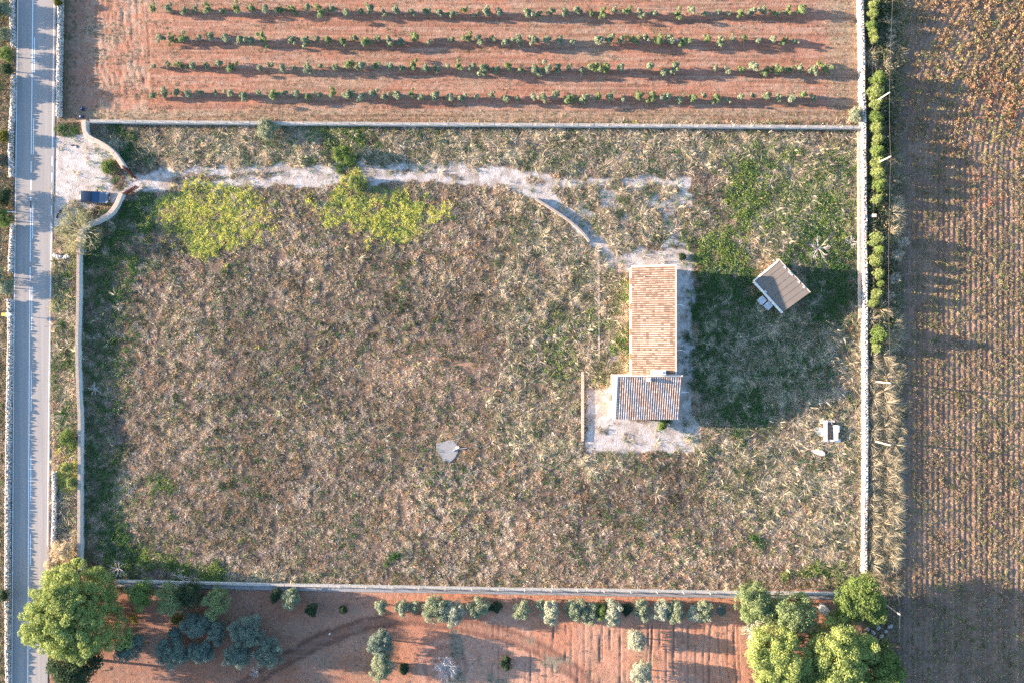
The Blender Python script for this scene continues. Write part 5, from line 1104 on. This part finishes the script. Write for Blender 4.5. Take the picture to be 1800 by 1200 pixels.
# 2. long straw grass
rg = np.random.default_rng(42); n = 78000
px, py = cand(n, -40, 216, 1516, 1040, rg); r = region(px, py); g = gravel_w(px, py); s = straw_w(px, py); n2 = fbm(px, py, 20, 3, 57)
dens = s*(.25+1.1*sst(.35, .6, fbm(px, py, 12, 2, 93)))*(1-sst(.3, .75, g)*.92)*(1-.5*sst(.35, .9, green_w(px, py).max(0)))+.006
flow = 7.0*(fbm(px, py, 55, 3, 88)-.5); W = np.exp(np.stack([7*(fbm(px, py, 14, 2, 210+k)-.5) for k in range(3)]))*np.stack([.5+.4*n2, .3+0*n2, .16+.3*(1-n2)])
col = choose(W, [(.66, .55, .40), (.46, .37, .26), (.19, .19, .11)], rg); sc_ = rg.uniform(.5, 1.15, n)
emit('straw_grass', px, py, (rg.random(n) < dens) & ((r == 2) | (r == 5) | (r == 0)) & far_from_house(px, py) & off_walls(px, py, r), np.stack([sc_, sc_, sc_*.8], -1), flow+rg.normal(size=n)*.45, .12, col, PG, 6, 'long pale straw grass in drifts near the walls and house', 'grass', rg)
# 3. lush green weeds
rg = np.random.default_rng(43); n = 190000
px, py = cand(n, -40, 214, 1516, 1040, rg); r = region(px, py); g = gravel_w(px, py); gw = green_w(px, py); n2 = fbm(px, py, 9, 3, 59)
s0 = straw_w(px, py); fleck = .05*sst(.5, .7, fbm(px, py, 60, 3, 60))
dens = np.clip(gw.max(0)*(.35+1.1*sst(.32, .55, n2)), 0, 1)+.25*s0*sst(.42, .6, n2)+.055*sst(.45, .6, fbm(px, py, 100, 3, 98))*sst(.4, .6, n2)*(1-sst(.4, .8, g)*.9)+fleck*(1-g)+.07*blob(px, py, 190, 300, 35, 40)
W = np.exp(np.stack([6*(fbm(px, py, 12, 2, 230+k)-.5) for k in range(3)]))*np.stack([gw[0]+.05+.12*gw[2]+.25*gw[1], gw[1]+.15*gw[2], gw[2]*2.0]); col = choose(W+1e-4, [(.10, .18, .06), (.27, .34, .10), (.66, .63, .16)], rg); sc_ = rg.uniform(.55, 1.2, n)
emit('green_weeds', px, py, (rg.random(n) < dens) & ((r == 2) | (r == 5) | (r == 0)) & far_from_house(px, py) & off_walls(px, py, r), np.stack([sc_, sc_, sc_*(.85-.3*(gw[2] > .3))], -1), rg.uniform(0, 6.28, n), .2, col, PL, 5, 'lush green and yellow-green weeds in patches of the plot', 'weeds', rg)
# 4. weeds of the red field
rg = np.random.default_rng(44); n = 45000
px, py = cand(n, 100, -60, 1516, 216, rg); r = region(px, py); n2 = fbm(px*.6, py*1.4, 14, 3, 62); n1 = fbm(px, py, 60, 3, 63)
dens = .12+.75*sst(.5, .62, fbm(px*.12, py*1.1, 7, 3, 95))*sst(.4, .6, n2)+.85*sst(190, 203, py)+.6*sst(1440, 1475, px)+.75*(px < 135)+.45*(px < 262)*(px > 160)*sst(.4, .6, n2)
near = np.minimum(np.minimum(np.abs(py-30), np.abs(py-80)), np.minimum(np.abs(py-128), np.abs(py-178))); dens = dens*(.35+.65*sst(4, 9, near))
W = np.stack([.5*(px > 135)+.1, .25+.3*(py > 195), .2+.4*(px < 270)+1.5*(px < 135), .3*(px > 1440)+.05]); col = choose(W, [(.46, .33, .23), (.26, .22, .12), (.14, .18, .07), (.50, .42, .28)], rg); sc_ = rg.uniform(.2, .5, n)
emit('field_weeds', px, py, (rg.random(n) < dens) & (r == 1) & off_walls(px, py, r), np.stack([sc_, sc_, sc_], -1), rg.uniform(0, 6.28, n), .15, col, PW, 6, 'sparse short weeds and clods on the red field', 'weeds', rg)
# 5. crop field
rg = np.random.default_rng(45); n = 95000
px, py = cand(n, 1524, -60, 1860, 1260, rg); u = crop_u(px, py); n1 = fbm(px, py, 80, 3, 64); n2 = fbm(px, py, 14, 3, 65)
rowd = .5+.5*np.cos(2*np.pi*u/9.5); wide = .5+.5*np.sin(2*np.pi*u/38.0)
dens = (.25+.75*rowd)*(.15+.8*sst(.3, .6, fbm(px, py, 8, 2, 94)))*(.7+.3*wide)
dens = np.where(px < 1590, .55+.4*n2, dens); trk = 1-sst(6, 14, np.abs(px-1590+np.where(py < 130, (130-py)*-0.55, 0))); dens = dens*(1-.6*trk)
top_ = 1-sst(180, 360, py+60*(n1-.5)); redp = np.maximum(blob(px, py, 1755, 190, 35, 60, .7), blob(px, py, 1720, 330, 40, 30, .7))
W = np.exp(np.stack([5*(fbm(px, py, 9, 2, 220+k)-.5) for k in range(6)]))*np.stack([.45*(1-top_)+.08, .35*(1-top_)+.12, .9*top_+.05, .22+0*n1, redp*.7, .35*sst(.5, .7, n1)])
col = choose(W, [(.37, .28, .18), (.18, .19, .09), (.44, .29, .16), (.44, .34, .24), (.42, .20, .12), (.31, .33, .13)], rg); sc_ = rg.uniform(.5, 1.1, n)*(1+.35*top_)
emit('crop_plants', px, py, rg.random(n) < dens*.9, np.stack([sc_, sc_, sc_], -1), rg.uniform(0, 6.28, n), .2, col, PC, 5, 'straggly crop plants in furrow rows of the right-hand field', 'crop', rg)
# 6. straw grass of the strip between rubble wall and crop
rg = np.random.default_rng(46); n = 9000
px, py = cand(n, 1526, -60, 1590, 1040, rg); n2 = fbm(px, py, 20, 3, 66); dens = sst(.35, .6, n2)*(1-sst(1572, 1592, px+8*(n2-.5)))*np.where((py > 540) | (py < 130), 1, .5)
col = choose(np.stack([.6+0*n2, .3+0*n2, .35*(py < 560)+.1]), [(.48, .39, .26), (.34, .29, .18), (.12, .14, .07)], rg); sc_ = rg.uniform(.6, 1.3, n)
emit('strip_grass', px, py, (rg.random(n) < dens), np.stack([sc_, sc_, sc_], -1), rg.normal(size=n)*.6, .15, col, PG, 6, 'dry grass filling the strip right of the rubble wall', 'grass', rg)
# 7. orchard weeds
rg = np.random.default_rng(47); n = 12000
px, py = cand(n, 100, 1040, 1560, 1270, rg); n1 = fbm(px, py, 40, 4, 26); dens = (.05+.8*sst(.55, .7, n1)*((px > 780)*(px < 1020)*.8+.15)*(py > 1095)+.5*((px > 1310)*(py > 1040)))*(1-.8*(1-sst(12, 20, dist_poly(px, py, ORCH_ROAD))))
col = choose(np.stack([.6+0*n1, .3+0*n1]), [(.10, .11, .06), (.30, .25, .16)], rg); sc_ = rg.uniform(.3, .7, n)
emit('orchard_weeds', px, py, (rg.random(n) < dens) & (px > roadR(py)+2), np.stack([sc_, sc_, sc_*.7], -1), rg.uniform(0, 6.28, n), .2, col, PL, 5, 'small dark weeds on the red orchard soil', 'weeds', rg)
# 8. left verge beyond the road above y=214
rg = np.random.default_rng(48); n = 14000
px, py = cand(n, -60, -60, 30, 1260, rg); n2 = fbm(px, py, 15, 3, 69); keep = (px < roadL(py)-3) & (rg.random(n) < .3+.6*n2)
col = choose(np.stack([.4+0*n2, .3+.2*n2, .3+0*n2]), [(.40, .33, .22), (.16, .17, .08), (.26, .21, .15)], rg); sc_ = rg.uniform(.6, 1.3, n)
emit('verge_weeds', px, py, keep, np.stack([sc_, sc_, sc_], -1), rg.uniform(0, 6.28, n), .2, col, PW, 6, 'weedy cover of the verge left of the road', 'weeds', rg)

rg = np.random.default_rng(49); n = 5200
px, py = cand(n, 1526, -60, 1575, 630, rg); n2 = fbm(px, py, 16, 3, 75); keep = (rg.random(n) < sst(.38, .6, n2)*(1-sst(1556, 1574, px+12*(n2-.5)))*.9)
col = choose(np.stack([.5+0*n2, .3+0*n2, .25+.4*(n2 > .6)]), [(.07, .10, .045), (.18, .22, .08), (.36, .30, .20)], rg); sc_ = rg.uniform(.8, 2.2, n)
emit('strip_scrub', px, py, keep, np.stack([sc_, sc_, sc_*1.3], -1), rg.uniform(0, 6.28, n), .3, col, PL, 5, 'tangled low scrub between the hedge bushes and the crop field', 'scrub', rg)
